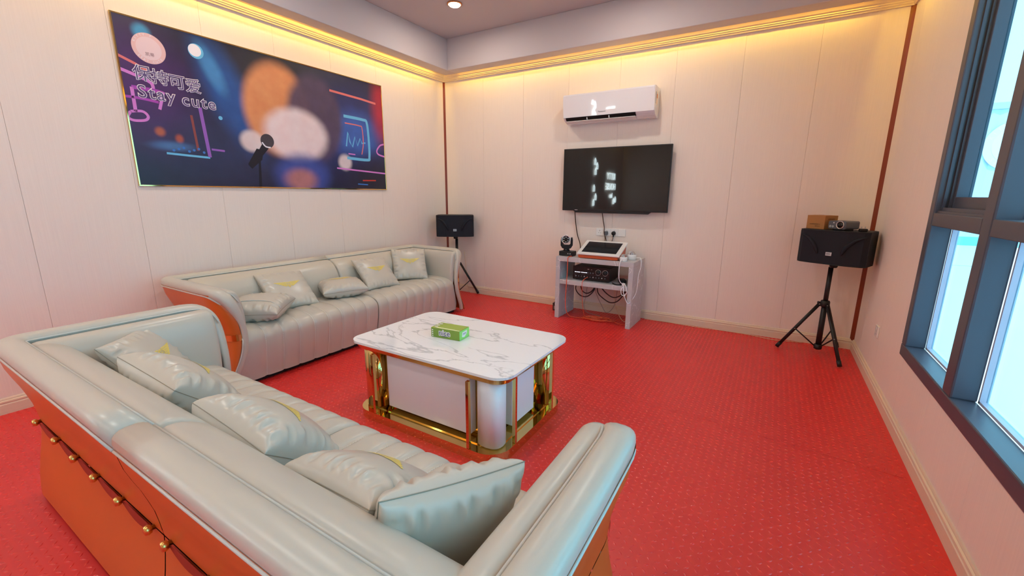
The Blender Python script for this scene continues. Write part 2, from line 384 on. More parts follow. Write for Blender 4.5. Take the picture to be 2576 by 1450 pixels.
# ------------------------------------------------------------------ outside
ground = struct(box('ground', W+0.09, 60, -40, 60, -0.35, -0.15, M_conc), 'bright pale concrete yard outside the window', 'ground')
box('kerb_line', 6.0, 14, 8.86, 8.9, -0.152, -0.147, mat('joint', (150, 160, 166), 0.9), ground)
bld = thing('corrugated_building', 'pale corrugated metal building across the yard outside', 'building', (0, 15.0, -0.15))
vs, fs = [], []; xx = 4.0; i = 0
while xx < 24:
    for d, dx in ((0, 0.13), (0.035, 0.02), (0.035, 0.13), (0, 0.02)): vs += [(xx, -d, 0), (xx, -d, 4.25)]; xx += dx
for q in range(len(vs)//2-1): fs.append((2*q, 2*q+2, 2*q+3, 2*q+1))
mesh('cladding', vs, fs, M_corr, bld); box('wall_body', 4, 24, 0.01, 6, 0, 4.2, M_corr, bld); box('roof_edge', 3.9, 24.1, -0.1, 6.1, 4.22, 4.42, M_bead, bld, 0.01)
box('base_band', 3.98, 24, -0.08, 0.0, 0, 0.28, mat('teal_band', (120, 190, 205), 0.6), bld)
M_signp = mat('sign_pink', (232, 214, 226), 0.6); M_signw = mat('sign_white', (238, 244, 250), 0.6); M_signt = mat('sign_letters', (250, 250, 252), 0.5); M_signd = mat('sign_dark', (120, 130, 165), 0.6)
def badge(parent, R, base, mp, mi, mt, md, top, bot, mid):
    """round emblem in the local XY plane of `parent` matrix base (normal +Z)"""
    def place(o): o.data.transform(base); return o
    place(prism('disc', circle(0, 0, R, 48), 0, 0.02*R+0.002, mp, parent)); h = 0.02*R+0.002
    place(prism('inner_disc', circle(0, 0, R*0.74, 48), h, h+0.01*R+.0005, mi, parent))
    for s, a0, a1, sg in ((top, 165, 15, 1), (bot, 215, 325, -1)):
        n = len(s)
        for i, ch in enumerate(s):
            if ch == ' ': continue
            a = math.radians(a0+(a1-a0)*(i+0.5)/n)
            L = base @ T3((R*0.86*math.cos(a), R*0.86*math.sin(a), h+.0006)) @ Matrix.Rotation(a-sg*PI/2, 4, 'Z')
            text('letter', ch, R*0.2, mt, parent, L, 0.001*R+.0002)
    for i, ch in enumerate(mid): text('lettering', ch, R*0.26, md, parent, base @ T3((R*0.27*(i-(len(mid)-1)/2), -R*0.34, h+0.01*R+.001)), 0.001*R+.0002)
sgn = thing('round_sign', 'round pink shop sign on the corrugated building outside', 'sign', (10.2, 14.93, 2.98))
badge(sgn, 0.76, frame((0, 0, 0), (1,0,0), (0,0,1)), M_signp, M_signw, M_signt, M_signd, 'KITTY P     ', 'STAY CUTE', '凯蒂')

# ------------------------------------------------------------------ downlights
k = 0
spots = [(1.02, -1.02), (2.75, -1.02), (1.02, -3.0), (2.75, -3.0), (1.02, -5.0), (2.75, -5.0), (1.02, -7.0), (2.75, -7.0)]
rowname = ['nearest the television wall', 'over the coffee table', 'over the near sofa', 'at the rear of the room']
colname = ['on the picture side', 'on the window side']
for i, (x, y) in enumerate(spots):
    t = thing('ceiling_downlight', 'small round recessed ceiling downlight %s, %s' % (rowname[i//2], colname[i % 2]), 'downlight', (x, y, ZCEIL), group='ceiling downlights')
    lathe('trim_ring', [(0.064, -0.012), (0.072, -0.014), (0.078, -0.010), (0.078, 0), (0.064, 0)], M_copper, t, 32)
    lathe('lens', [(0, -0.024), (0.052, -0.022), (0.063, -0.012), (0.063, -0.002), (0, -0.002)], M_lamp, t, 32)
    l = bpy.data.lights.new('downlight', 'AREA'); l.shape = 'DISK'; l.size = 0.11; l.energy = LAMP_W; l.color = (1.0, 0.90, 0.80)
    lo = bpy.data.objects.new('downlight_lamp', l); C.objects.link(lo); lo.parent = t; lo.location = (0, 0, -0.027)

# ================================================================== SOFAS
def interp(tab, z):
    tab = sorted(tab)
    if z <= tab[0][0]: return tab[0][1]
    for (a, va), (b, vb) in zip(tab[:-1], tab[1:]):
        if z <= b:
            t = (z-a)/(b-a); t = t*t*(3-2*t) if False else t; return va+(vb-va)*t
    return tab[-1][1]
O_TAB = [(0.03, 0.03), (0.1, 0.034), (0.2, 0.048), (0.3, 0.066), (0.38, 0.074), (0.46, 0.066), (0.54, 0.046), (0.62, 0.018), (0.70, 0.004)]
WF_TAB = [(0.03, 0.025), (0.1, 0.05), (0.17, 0.09), (0.3, 0.14), (0.4, 0.155), (0.5, 0.14), (0.58, 0.115), (0.65, 0.065), (0.70, 0.02)]
SD = 0.85      # depth at arm front
def shell_ring(L, z, u_split, left, nback=6):
    """outer surface points at height z for one module from arm front inner edge round to the split; left module has arm at -L/2"""
    o = interp(O_TAB, z); wf = interp(WF_TAB, z); s = -1 if left else 1
    vf = SD - (0.0 if z < 0.5 else 0.9*(z-0.5)**2*2)
    pts = []
    rc = 0.12; n = 10
    for i in range(n+1):                       # front corner, elliptical; pinch fades towards the front edge
        a = PI/2*i/n                           # 0 -> front inner edge, 90 -> side
        u = -L/2+wf-(wf-o)*math.sin(a) if wf > o else -L/2+o+(wf-o)*math.cos(a)
        v = vf-rc+rc*math.cos(a)
        pts.append((u, v))
    cb = 0.113
    for i in range(1, 5): pts.append((-L/2+o, (vf-rc)+(cb+o-(vf-rc))*i/4))
    for i in range(1, 7):
        a = PI/2*i/6; pts.append((-L/2+o+cb-cb*math.cos(a), o+cb-cb*math.sin(a)))
    end = u_split if left else -u_split
    ub = -L/2+o+cb
    for i in range(1, nback+1): pts.append((ub+(end-ub)*i/nback, o))
    if not left: pts = [(-u, v) for u, v in pts]
    return pts
def shell_part(name, L, split, left, zs, m, parent, i0=0, i1=None, out=0.0):
    rings = [shell_ring(L, z, split, left)[i0:i1] for z in zs]
    vs, fs = [], []
    k = len(rings[0])
    for z, r in zip(zs, rings):
        for j, (u, v) in enumerate(r):
            if out:
                a = r[max(j-1, 0)]; b = r[min(j+1, k-1)]; d = Vector((b[0]-a[0], b[1]-a[1])).normalized(); nrm = Vector((d.y, -d.x))
                if left: nrm = -nrm
                # outward = away from sofa centre
                if nrm.dot(Vector((u, v-0.45))) < 0: nrm = -nrm
                u += nrm.x*out; v += nrm.y*out
            vs.append((u, v, z))
    for a in range(len(zs)-1):
        for j in range(k-1):
            q = (a*k+j, a*k+j+1, (a+1)*k+j+1, (a+1)*k+j); fs.append(q if left else q[::-1])
    o = mesh(name, vs, fs, m, parent, True); return o
def strip(name, pts, lat, wid, hgt, m, parent, n=14, power=2.6, closed_caps=True):
    """sweep a superellipse; lat[i] = lateral unit vector"""
    P = [Vector(p) for p in pts]; vs, fs = [], []; k = len(P)
    for i in range(k):
        T = (P[min(i+1, k-1)]-P[max(i-1, 0)]).normalized(); B = Vector(lat[i]); B = (B-T*B.dot(T)).normalized(); N = T.cross(B)
        w = wid[i] if isinstance(wid, list) else wid; h = hgt[i] if isinstance(hgt, list) else hgt
        for q in range(n):
            a = 2*PI*q/n; c, s_ = math.cos(a), math.sin(a)
            x = math.copysign(abs(c)**(2/power), c)*w/2; y = math.copysign(abs(s_)**(2/power), s_)*h/2
            vs.append(P[i]+B*x+N*y)
    for i in range(k-1):
        for q in range(n): fs.append((i*n+q, i*n+(q+1) % n, (i+1)*n+(q+1) % n, (i+1)*n+q))
    fs.append(tuple(range(n))[::-1]); fs.append(tuple((k-1)*n+q for q in range(n)))
    bm = bmesh.new(); me = bpy.data.meshes.new(name); me.from_pydata([tuple(v) for v in vs], [], fs); bm.from_mesh(me); bpy.data.meshes.remove(me)
    return frombm(name, bm, m, parent, True)
def rim_path(L, split, left):
    o = lambda du, v, z: ((-L/2+du) if left else (L/2-du), v, z)
    c = catmull([(0.046, SD-.035, .03), (.066, SD-.025, .09), (.11, SD-.014, .17), (.157, SD-.006, .28), (.175, SD-.004, .40), (.16, SD-.008, .51), (.125, SD-.016, .61), (.095, SD-.035, .668), (.064, SD-.075, .703), (.052, SD-.14, .712)], 4)
    pts = [o(p.x, p.y, p.z) for p in c]; lat = [(-1 if left else 1, 0, 0)]*len(pts)
    for v in (0.5, 0.35, 0.2): pts.append(o(.049, v, .712)); lat.append((-1 if left else 1, 0, 0))
    for i in range(0, 7):
        a = PI/2*i/6; pts.append(o(.049+.066-.066*math.cos(a), .049+.066-.066*math.sin(a), .712)); lat.append(((-1 if left else 1)*math.cos(a), -math.sin(a), 0))
    end = split-0.004 if left else split+0.004
    u0 = (-L/2+.115) if left else (L/2-.115)
    for i in range(1, 7): pts.append((u0+(end-u0)*i/6, .049, .712)); lat.append((0, -1, 0))
    return pts, lat
def off_path(pts, lat, d, dn):
    out = []; k = len(pts)
    for i in range(k):
        T = (Vector(pts[min(i+1, k-1)])-Vector(pts[max(i-1, 0)])).normalized(); B = Vector(lat[i]); B = (B-T*B.dot(T)).normalized(); N = T.cross(B)
        if N.z < 0 or (abs(N.z) < 0.3 and N.y < 0): N = -N
        out.append(Vector(pts[i])+B*d+N*dn)
    return out
SEAT_PROF = [(.26, .40), (.34, .412), (.42, .42), (.5, .425), (.58, .427), (.66, .426), (.71, .422), (.75, .413), (.78, .40), (.802, .382), (.816, .36), (.822, .335), (.822, .30), (.818, .25), (.81, .2), (.80, .15), (.79, .10), (.782, .06), (.78, .035)]
def seat_cushion(L, split, left, nch, parent):
    prof = catmull([(0, v, z) for v, z in SEAT_PROF], 2); k = len(prof)
    nrm = []
    for i in range(k):
        t = prof[min(i+1, k-1)]-prof[max(i-1, 0)]; nrm.append(Vector((0, -t.z, t.y)).normalized())
    end = split-0.005 if left else split+0.005
    per = 10; cols = nch*per+1; vs, fs = [], []
    seams = []
    for c in range(cols):
        f = c/per; q = f-math.floor(f); dch = min(q, 1-q)*per           # distance in columns to next seam
        for i in range(k):
            p, n = prof[i], nrm[i]
            front = max(0.0, min(1.0, (p.y-0.7)/0.1))
            zz = min(p.z, 0.42)
            du = (interp(WF_TAB, zz)+0.03)*front+0.19*(1-front)
            u0 = (-L/2+du) if left else (L/2-du)
            ref = (-L/2+0.2) if left else (L/2-0.2)
            t = c/(cols-1)
            uu = ref+(end-ref)*t
            if t < 1.0/nch: uu = u0+(ref+(end-ref)/nch-u0)*(t*nch)
            wdt = abs(end-ref)/nch
            dist = min(q, 1-q)*wdt
            d = -0.009*math.exp(-(dist/0.010)**2)+0.004*(1-(2*abs(q-0.5))**3)
            if c == cols-1 or c == 0: d = -0.012
            P = p+n*d; vs.append((uu, P.y, P.z))
            if q < 1e-6 and 0 < c < cols-1 and i > 0: seams.append((c, i, Vector((uu, P.y, P.z))+n*0.0012))
    for c in range(cols-1):
        for i in range(k-1):
            q = (c*k+i, c*k+i+1, (c+1)*k+i+1, (c+1)*k+i); fs.append(q[::-1] if left else q)
    # inner side closed towards the split and the base
    s = mesh('seat_cushion', vs, fs, M_leather, parent, True)
    # side at the split
    side = [(end, prof[i].y+nrm[i].y*-0.012, prof[i].z+nrm[i].z*-0.012) for i in range(k)]
    m0 = len(side); side += [(end, .26, .035)]
    f = [tuple(range(m0+1))]
    mesh('seat_side', side, f if not left else [f[0][::-1]], M_leather, s)
    # stitching: dashes along the channel seams
    V, F = [], []
    for c in sorted({a[0] for a in seams}):
        line = [a[2] for a in seams if a[0] == c]
        acc = 0
        for a, b in zip(line[:-1], line[1:]):
            Ld = (b-a).length; nn = max(1, round(Ld/0.011)); d = (b-a)/nn
            for j in range(nn):
                v_, f_ = tube_geo([a+d*(j+0.1), a+d*(j+0.78)], 0.0014, 4, base=len(V)); V += v_; F += f_
    st = mesh('stitching', V, F, M_thread, s); st['kind'] = 'stuff'
    return s
def extr_cushion(name, prof, ends, place, m, parent, r=0.02):
    """extrude a 2-D profile (d,z) between ends e0,e1 with softened end rows; place(e,d,z)->xyz"""
    e0, e1 = ends; sg = 1 if e1 > e0 else -1
    stations = [(e0, 0.022), (e0+sg*.004, 0.012), (e0+sg*.012, 0.004), (e0+sg*.028, 0.0)]
    nn = 8
    for i in range(1, nn): stations.append((e0+sg*.028+(e1-e0-sg*.056)*i/nn, 0.0))
    stations += [(e1-sg*.028, 0.0), (e1-sg*.012, 0.004), (e1-sg*.004, 0.012), (e1, 0.022)]
    P = catmull([(0, d, z) for d, z in prof], 4); k = len(P); nrm = []
    for i in range(k):
        t = P[min(i+1, k-1)]-P[max(i-1, 0)]; nrm.append(Vector((0, -t.z, t.y)).normalized())
    vs, fs = [], []
    for e, ins in stations:
        for p, n in zip(P, nrm): q = p-n*ins*(-1 if False else 1); vs.append(place(e, q.y, q.z))
    for a in range(len(stations)-1):
        for i in range(k-1): fs.append((a*k+i, a*k+i+1, (a+1)*k+i+1, (a+1)*k+i))
    fs.append(tuple(range(k))); fs.append(tuple(((len(stations)-1)*k+i) for i in range(k)))
    bm = bmesh.new(); me = bpy.data.meshes.new(name); me.from_pydata([tuple(v) for v in vs], [], fs); bm.from_mesh(me); bpy.data.meshes.remove(me)
    bmesh.ops.recalc_face_normals(bm, faces=bm.faces)
    o = frombm(name, bm, m, parent, True); return o
BACK_PROF = [(.088, .64), (.094, .69), (.115, .716), (.165, .71), (.22, .675), (.262, .62), (.288, .55), (.30, .48), (.305, .42), (.30, .36)]
ARM_PROF = [(.088, .64), (.094, .69), (.112, .714), (.15, .714), (.183, .69), (.205, .63), (.216, .55), (.22, .46), (.213, .36)]
def sofa(label, loc, rz, L, split, nl, nr, studs_l, studs_r):
    t = thing('leather_sofa', label, 'sofa', loc, rz, 'grey and orange leather sofas'); t.scale = (1, 1, 1.03)
    for left in (True, False):
        up_z = [0.384, 0.40, 0.43, 0.47, 0.51, 0.55, 0.59, 0.63, 0.66, 0.69, 0.70]
        lo_z = [0.03, 0.07, 0.12, 0.17, 0.22, 0.27, 0.32, 0.36, 0.378]
        gp = 0.0035 if left else -0.0035; sp = split-0.0035 if left else split+0.0035
        shell_part('upper_panel', L, sp, left, up_z, M_orange, t)
        shell_part('lower_panel', L, sp, left, lo_z, M_orange, t)
        shell_part('waist_band', L, sp, left, [0.376, 0.381, 0.386], M_waistred, t, out=-0.004)
        cl = shell_part('gold_clasp', L, sp, left, [0.372, 0.376, 0.412, 0.416], M_goldb, t, 0, 9, out=0.0045)
        pts, lat = rim_path(L, split, left)
        w = [0.042+0.050*min(1, max(0, (p[2]-.48)/.22)) for p in pts]; h = [0.04+0.03*min(1, max(0, (p[2]-.42)/.25)) for p in pts]
        rim = strip('padded_rim', pts, lat, w, h, M_leather, t, 18)
        edge = [c+(d-c)*(wi/0.11) for c, d, wi in zip(off_path(pts, lat, 0.0, -0.012), off_path(pts, lat, 0.053, -0.022), w)]
        tube('piping', edge[2:], 0.005, M_piping, rim, 6)
        tube('inner_piping', off_path(pts[24:], lat[24:], -0.049, 0.010), 0.0045, M_piping, rim, 6)
        s = -1 if left else 1
        e_arm = (0.10, SD-0.035)
        extr_cushion('arm_cushion', ARM_PROF, e_arm, lambda e, d, z: (s*(L/2-d), e, z), M_leather, t)
        end = split-0.004 if left else split+0.004
        extr_cushion('back_cushion', BACK_PROF, (s*(L/2-0.16), end), lambda e, d, z: (e, d, z), M_leather, t)
        seat_cushion(L, split, left, nl if left else nr, t)
        a, b = sorted((s*(L/2-0.1), end)); box('plinth', a, b, 0.08, 0.74, 0, 0.05, M_black, t)
        # studs on the back, with dark red lens pieces between them
        xs = studs_l if left else studs_r; o = 0.074
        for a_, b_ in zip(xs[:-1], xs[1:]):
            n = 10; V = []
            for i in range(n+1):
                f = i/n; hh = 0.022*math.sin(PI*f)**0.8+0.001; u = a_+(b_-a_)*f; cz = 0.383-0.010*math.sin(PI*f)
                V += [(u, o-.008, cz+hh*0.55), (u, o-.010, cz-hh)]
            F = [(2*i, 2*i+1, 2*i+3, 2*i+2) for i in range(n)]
            mesh('waist_lens', V, F, M_waistred, t)
        for x in xs:
            st = lathe('gold_stud', [(0, 0), (0.008, 0), (0.008, 0.010), (0.013, 0.012), (0.016, 0.02), (0.013, 0.028), (0.005, 0.030), (0, 0.030)], M_goldb, t, 14, loc=(x, o+0.001, 0.384), rot=Matrix.Rotation(PI/2, 4, 'X'))
        # side studs
        for v in (0.3, 0.56):
            lathe('gold_stud', [(0, 0), (0.008, 0), (0.008, 0.010), (0.013, 0.012), (0.016, 0.02), (0.013, 0.028), (0.005, 0.030), (0, 0.030)], M_goldb, t, 14, loc=(s*(L/2-o-0.001), v, 0.384), rot=Matrix.Rotation(s*PI/2, 4, 'Y'))
    return t
YS = -4.565
NL, NX, NSP = 2.635, 2.5125, 0.11
n_st = [x-NX for x in (1.385, 1.655, 1.884, 2.10, 2.325, 2.56)]; n_sr = [x-NX for x in (2.675, 2.90, 3.13, 3.36, 3.6)]
sofa_n = sofa('grey leather sofa nearest the camera, its orange studded back turned towards us', (NX, YS, 0), 0, NL, NSP, 10, 8, n_st, n_sr)
sofa_l = sofa('grey leather sofa with orange arm ends along the wall under the picture', (0.13, -2.225, 0), -PI/2, 2.72, -0.05, 9, 9, [-1.15, -.9, -.66, -.42, -.1], [.06, .4, .66, .9, 1.15])

# ================================================================== CUSHIONS
def pillow(label, c, nrm, upv, a=0.40, t=0.15, emblem=True, seed=0, piping=False):
    z = Vector(nrm).normalized(); y = Vector(upv); y = (y-z*y.dot(z)).normalized(); x = y.cross(z)
    Mx = Matrix((x, y, z)).transposed().to_4x4(); Mx.translation = c
    o = thing('throw_pillow', label, 'pillow', M=Mx, group='grey leather throw pillows')
    rnd = random.Random(seed); ph = [rnd.uniform(0, 6.28) for _ in range(8)]
    n = 50; h = a/2
    def xy(s, q):
        pin = 0.055
        return s*h*(1-pin*(1-q*q)*abs(s)**1.5), q*h*(1-pin*(1-s*s)*abs(q)**1.5)
    def height(s, q):
        e = max(0.0, (1-abs(s)**2.2))*max(0.0, (1-abs(q)**2.2))
        base = e**0.34
        es, eq = (1-abs(s)), (1-abs(q))
        wr = 0.0
        wr += math.exp(-((eq-0.12)/0.13)**2)*(math.sin(s*23+ph[0]+1.8*math.sin(4*s+ph[4]))*0.6+math.sin(s*37+ph[1])*0.4)*min(1, es*3)
        wr += math.exp(-((es-0.12)/0.13)**2)*(math.sin(q*21+ph[2]+1.8*math.sin(4*q+ph[5]))*0.6+math.sin(q*35+ph[3])*0.4)*min(1, eq*3)
        return t/2*(base+0.15*(wr-0.25*abs(wr))*min(1, base*1.6))
    gs = [math.sin(PI/2*(2*i/n-1)) for i in range(n+1)]
    vs, fs = [], []
    for side in (1, -1):
        for i in range(n+1):
            for j in range(n+1):
                X, Y = xy(gs[i], gs[j]); vs.append((X, Y, side*height(gs[i], gs[j])))
    N1 = (n+1)*(n+1)
    for i in range(n):
        for j in range(n):
            q = (i*(n+1)+j, (i+1)*(n+1)+j, (i+1)*(n+1)+j+1, i*(n+1)+j+1); fs.append(q); fs.append(tuple(N1+k for k in reversed(q)))
    b = mesh('cover', vs, fs, M_leather, o, True)
    bm = bmesh.new(); bm.from_mesh(b.data); bmesh.ops.remove_doubles(bm, verts=bm.verts, dist=1e-5); bm.to_mesh(b.data); bm.free()
    per = [xy(g, -1) for g in gs]+[xy(1, g) for g in gs[1:]]+[xy(g, 1) for g in reversed(gs[:-1])]+[xy(-1, g) for g in reversed(gs[1:-1])]
    tube('edge_seam', [(p[0]*1.004, p[1]*1.004, 0) for p in per], 0.0015, M_seamd, o, 5, closed=True)
    if piping:
        ln = [(-h*0.55*1.0, q) for q in gs]
        tube('piping', [(xy(-0.5, q)[0], xy(-0.5, q)[1], height(-0.5, q)+0.003) for q in gs[1:-1]], 0.004, M_piping, o, 6)
    if emblem:
        V, F = [], []
        def quad(poly):
            k = len(V)
            for (ex, ey) in poly:
                s, q = max(-.95, min(.95, ex/h)), max(-.95, min(.95, ey/h)); X, Y = xy(s, q); V.append((X, Y, height(s, q)+0.0018))
            F.append(tuple(range(k, k+len(poly))))
        sc_ = a/0.40; cy = 0.015
        for sg in (-1, 1):
            for r_ in range(5):                     # five feather rows
                y0 = cy+0.026-r_*0.0105; ln_ = (0.098-r_*0.017)*sc_; m_ = 8
                for i in range(m_):
                    f0, f1 = i/m_, (i+0.86)/m_
                    def P(f, dy): return (sg*(0.016+ln_*f)*1.0, y0+dy+0.012*f*f-0.004*f)
                    p = [P(f0, 0), P(f1, 0), P(f1, -0.0082), P(f0, -0.0082)]
                    quad(p if sg > 0 else p[::-1])
        ring = circle(0, cy+0.002, 0.022*sc_, 16); inr = circle(0, cy+0.002, 0.017*sc_, 16)
        for i in range(16): quad([ring[i], ring[(i+1) % 16], inr[(i+1) % 16], inr[i]][::-1])
        def bar(x0, x1, y0, y1): quad([(x0, y0), (x1, y0), (x1, y1), (x0, y1)])
        bar(-.008, -.003, cy-.012, cy+.016); bar(-.003, .006, cy+.012, cy+.016); bar(-.003, .006, cy, cy+.004); bar(-.003, .007, cy-.012, cy-.008); bar(.005, .009, cy+.003, cy+.013); bar(.006, .010, cy-.009, cy+.001)
        for i in range(4): bar(-.010+i*.002, .010-i*.002, cy-.024-i*.005, cy-.0205-i*.005)
        mesh('gold_embroidery', V, F, M_emb, o)
    return o
# along the wall sofa
pillow('plump grey pillow lying flat beside the near orange arm of the wall sofa', (0.70, -3.14, .52), (0.05, -0.06, 1), (-0.75, -0.62, 0), 0.40, 0.18, False, 1, True)
pillow('grey pillow with gold wings leaning behind the flat one at the near arm', (0.525, -2.80, .572), (0.65, -0.03, 0.76), (-0.76, 0.08, 0.62), 0.40, 0.12, True, 2)
pillow('grey pillow lying flat in the middle of the wall sofa', (0.60, -2.31, .515), (0.02, -0.03, 1), (-0.9, 0.42, 0.0), 0.40, 0.17, True, 3)
pillow('tilted grey pillow right of the flat middle one on the wall sofa', (0.56, -1.85, .58), (0.70, -0.06, 0.70), (-0.72, 0.09, 0.68), 0.39, 0.12, True, 4)
pillow('upright grey pillow near the far arm of the wall sofa', (0.53, -1.33, .60), (0.66, -0.46, 0.58), (-0.45, 0.36, 0.80), 0.39, 0.12, True, 5)
# near sofa
pillow('grey pillow propped against the left arm of the near sofa', (1.50, -4.10, .555), (0.54, 0.58, 0.60), (-0.42, -0.42, 0.7), 0.38, 0.14, True, 6)
pillow('grey pillow against the near sofa back, second from its left arm', (1.97, -4.15, .56), (0.05, 0.70, 0.71), (0.2, -0.72, 0.66), 0.39, 0.22, True, 7)
pillow('plump grey pillow against the middle of the near sofa back', (2.64, -4.16, .545), (0.1, 0.66, 0.74), (0.15, -0.72, 0.66), 0.39, 0.23, True, 8)
pillow('grey pillow against the near sofa back just left of the corner one', (3.19, -4.17, .555), (-0.05, 0.60, 0.79), (-0.11, -0.8, 0.6), 0.38, 0.20, True, 9)
pillow('grey pillow standing in the right corner of the near sofa', (3.43, -4.17, .555), (-0.82, 0.44, 0.37), (0.34, -0.05, 0.93), 0.38, 0.18, True, 10)

# ================================================================== COFFEE TABLE
TX, TY = 2.445, -2.835
tb = thing('coffee_table', 'white marble coffee table on a mirror-gold base with white panels', 'table', (TX, TY, 0))
prism('marble_top', rrect(-.59, .59, -.402, .402, .10, 10), .484, .498, M_marble, tb, 0.003)
prism('gold_apron', rrect(-.555, .555, -.37, .37, .08, 10), .445, .4838, M_goldb, tb, poly1=rrect(-.584, .584, -.396, .396, .097, 10))
prism('gold_plinth', rrect(-.555, .555, -.412, .412, .13, 12), 0.0, .056, M_gold, tb, 0.003)
prism('base_tray', rrect(-.50, .50, -.35, .35, .10, 10), .0562, .062, M_gold, tb, 0.002)
for sx in (-1, 1):
    for (cx, cy, dx, dy) in ((sx*.36, -.40, .009, .011), (sx*.36, .40, .009, .011)):
        box('gold_post', cx-dx, cx+dx, cy-dy, cy+dy, .0565, .4448, M_gold, tb, 0.0015, 1)
    for cy in (-.225, .225): box('gold_post', sx*.543-.011, sx*.543+.011, cy-.009, cy+.009, .0565, .4448, M_gold, tb, 0.0015, 1)
box('gold_core', -.40, .40, -.27, .27, .0625, .4445, M_gold, tb, 0.002, 1)
for s_ in (-1, 1):
    a, b = sorted((s_*.272, s_*.33)); p = box('white_panel', -.318, .318, a, b, .085, .4446, M_whitem, tb, 0.004)
    a, b = sorted((s_*.402, s_*.47)); box('white_panel', a, b, -.13, .13, .085, .4446, M_whitem, tb, 0.004)
for cx, cy, m_ in ((.44, -.295, M_whitem), (-.44, .295, M_whitem), (-.44, -.295, M_gold), (.44, .295, M_gold)):
    pl = [(cx+.075*(abs(math.cos(a))**.75)*math.copysign(1, math.cos(a)), cy+.065*(abs(math.sin(a))**.75)*math.copysign(1, math.sin(a))) for a in [2*PI*i/28 for i in range(28)]]
    o = prism('corner_column', pl, .0625, .4446, m_, tb, 0.002, True)
# tissue box
M_green = mat('green_print', (120, 150, 50), 0.4, coat=0.2, noise=(9, (1, 1, 1), 0.3))
M_greenl = mat('light_green', (150, 226, 110), 0.4, coat=0.2)
M_greend = mat('green_top', (150, 178, 60), 0.35, coat=0.2, noise=(5, (1, 1, 1), 0.2))
M_navy = mat('navy_ink', (40, 46, 96), 0.5)
tis = thing('tissue_box', 'green tissue box on the marble coffee table', 'tissue box', (2.372, -2.845, 0.4985), 0.10)
tw, td, th = 0.107, 0.058, 0.062
box('carton', -tw, tw, -td, td, 0, th, M_green, tis, 0.0015, 1)
box('top_print', -tw+.001, tw-.001, -td+.001, td-.001, th, th+.0006, M_greend, tis)
prism('pale_flash', [(-tw+.03, -td+.004), (tw-.004, -td+.003), (tw-.004, -td+.012), (tw-.05, -td+.018), (-tw+.04, -td+.02)], th+.0007, th+.001, mat('cream_print', (226, 232, 180), 0.4), tis)
for i, (x, y) in enumerate(((-.085, -.03), (-.09, .0), (-.088, .03))): prism('top_mark', rrect(x-.012, x+.012, y-.008, y+.008, .006, 3), th+.0007, th+.001, M_white, tis)
box('end_print', tw, tw+.0006, -td+.001, td-.001, .001, th-.001, M_greenl, tis)
Fr = frame((-.005, -td-.0006, th*.56), (1,0,0), (0,0,1))
text('brand_outline', 'nice', .052, M_white, tis, Fr @ Matrix.Scale(0.06, 4, (0, 0, 1)), .0002, line=.0042); text('brand_lettering', 'nice', .052, M_navy, tis, frame((-.005, -td-.0011, th*.56), (1,0,0), (0,0,1)), .0002)
text('small_lettering', 'essential', .012, M_navy, tis, frame((-.005, -td-.0006, th*.22), (1,0,0), (0,0,1)), .0002)
for i in range(4): prism('side_mark', circle(-tw+.012, .008+.013*i, .0045, 10), -td-.0008, -td-.0001, M_white, tis, axis='y')
prism('end_patch', [(-.03+.0, .018), (.0, .012), (.028, .03), (.03, .05), (-.025, .048)], tw+.0007, tw+.001, M_white, tis, axis='x')
text('end_lettering', 'nice', .024, M_navy, tis, frame((tw+.0012, .0, .036), (0,1,0), (0,0,1)), .0001)

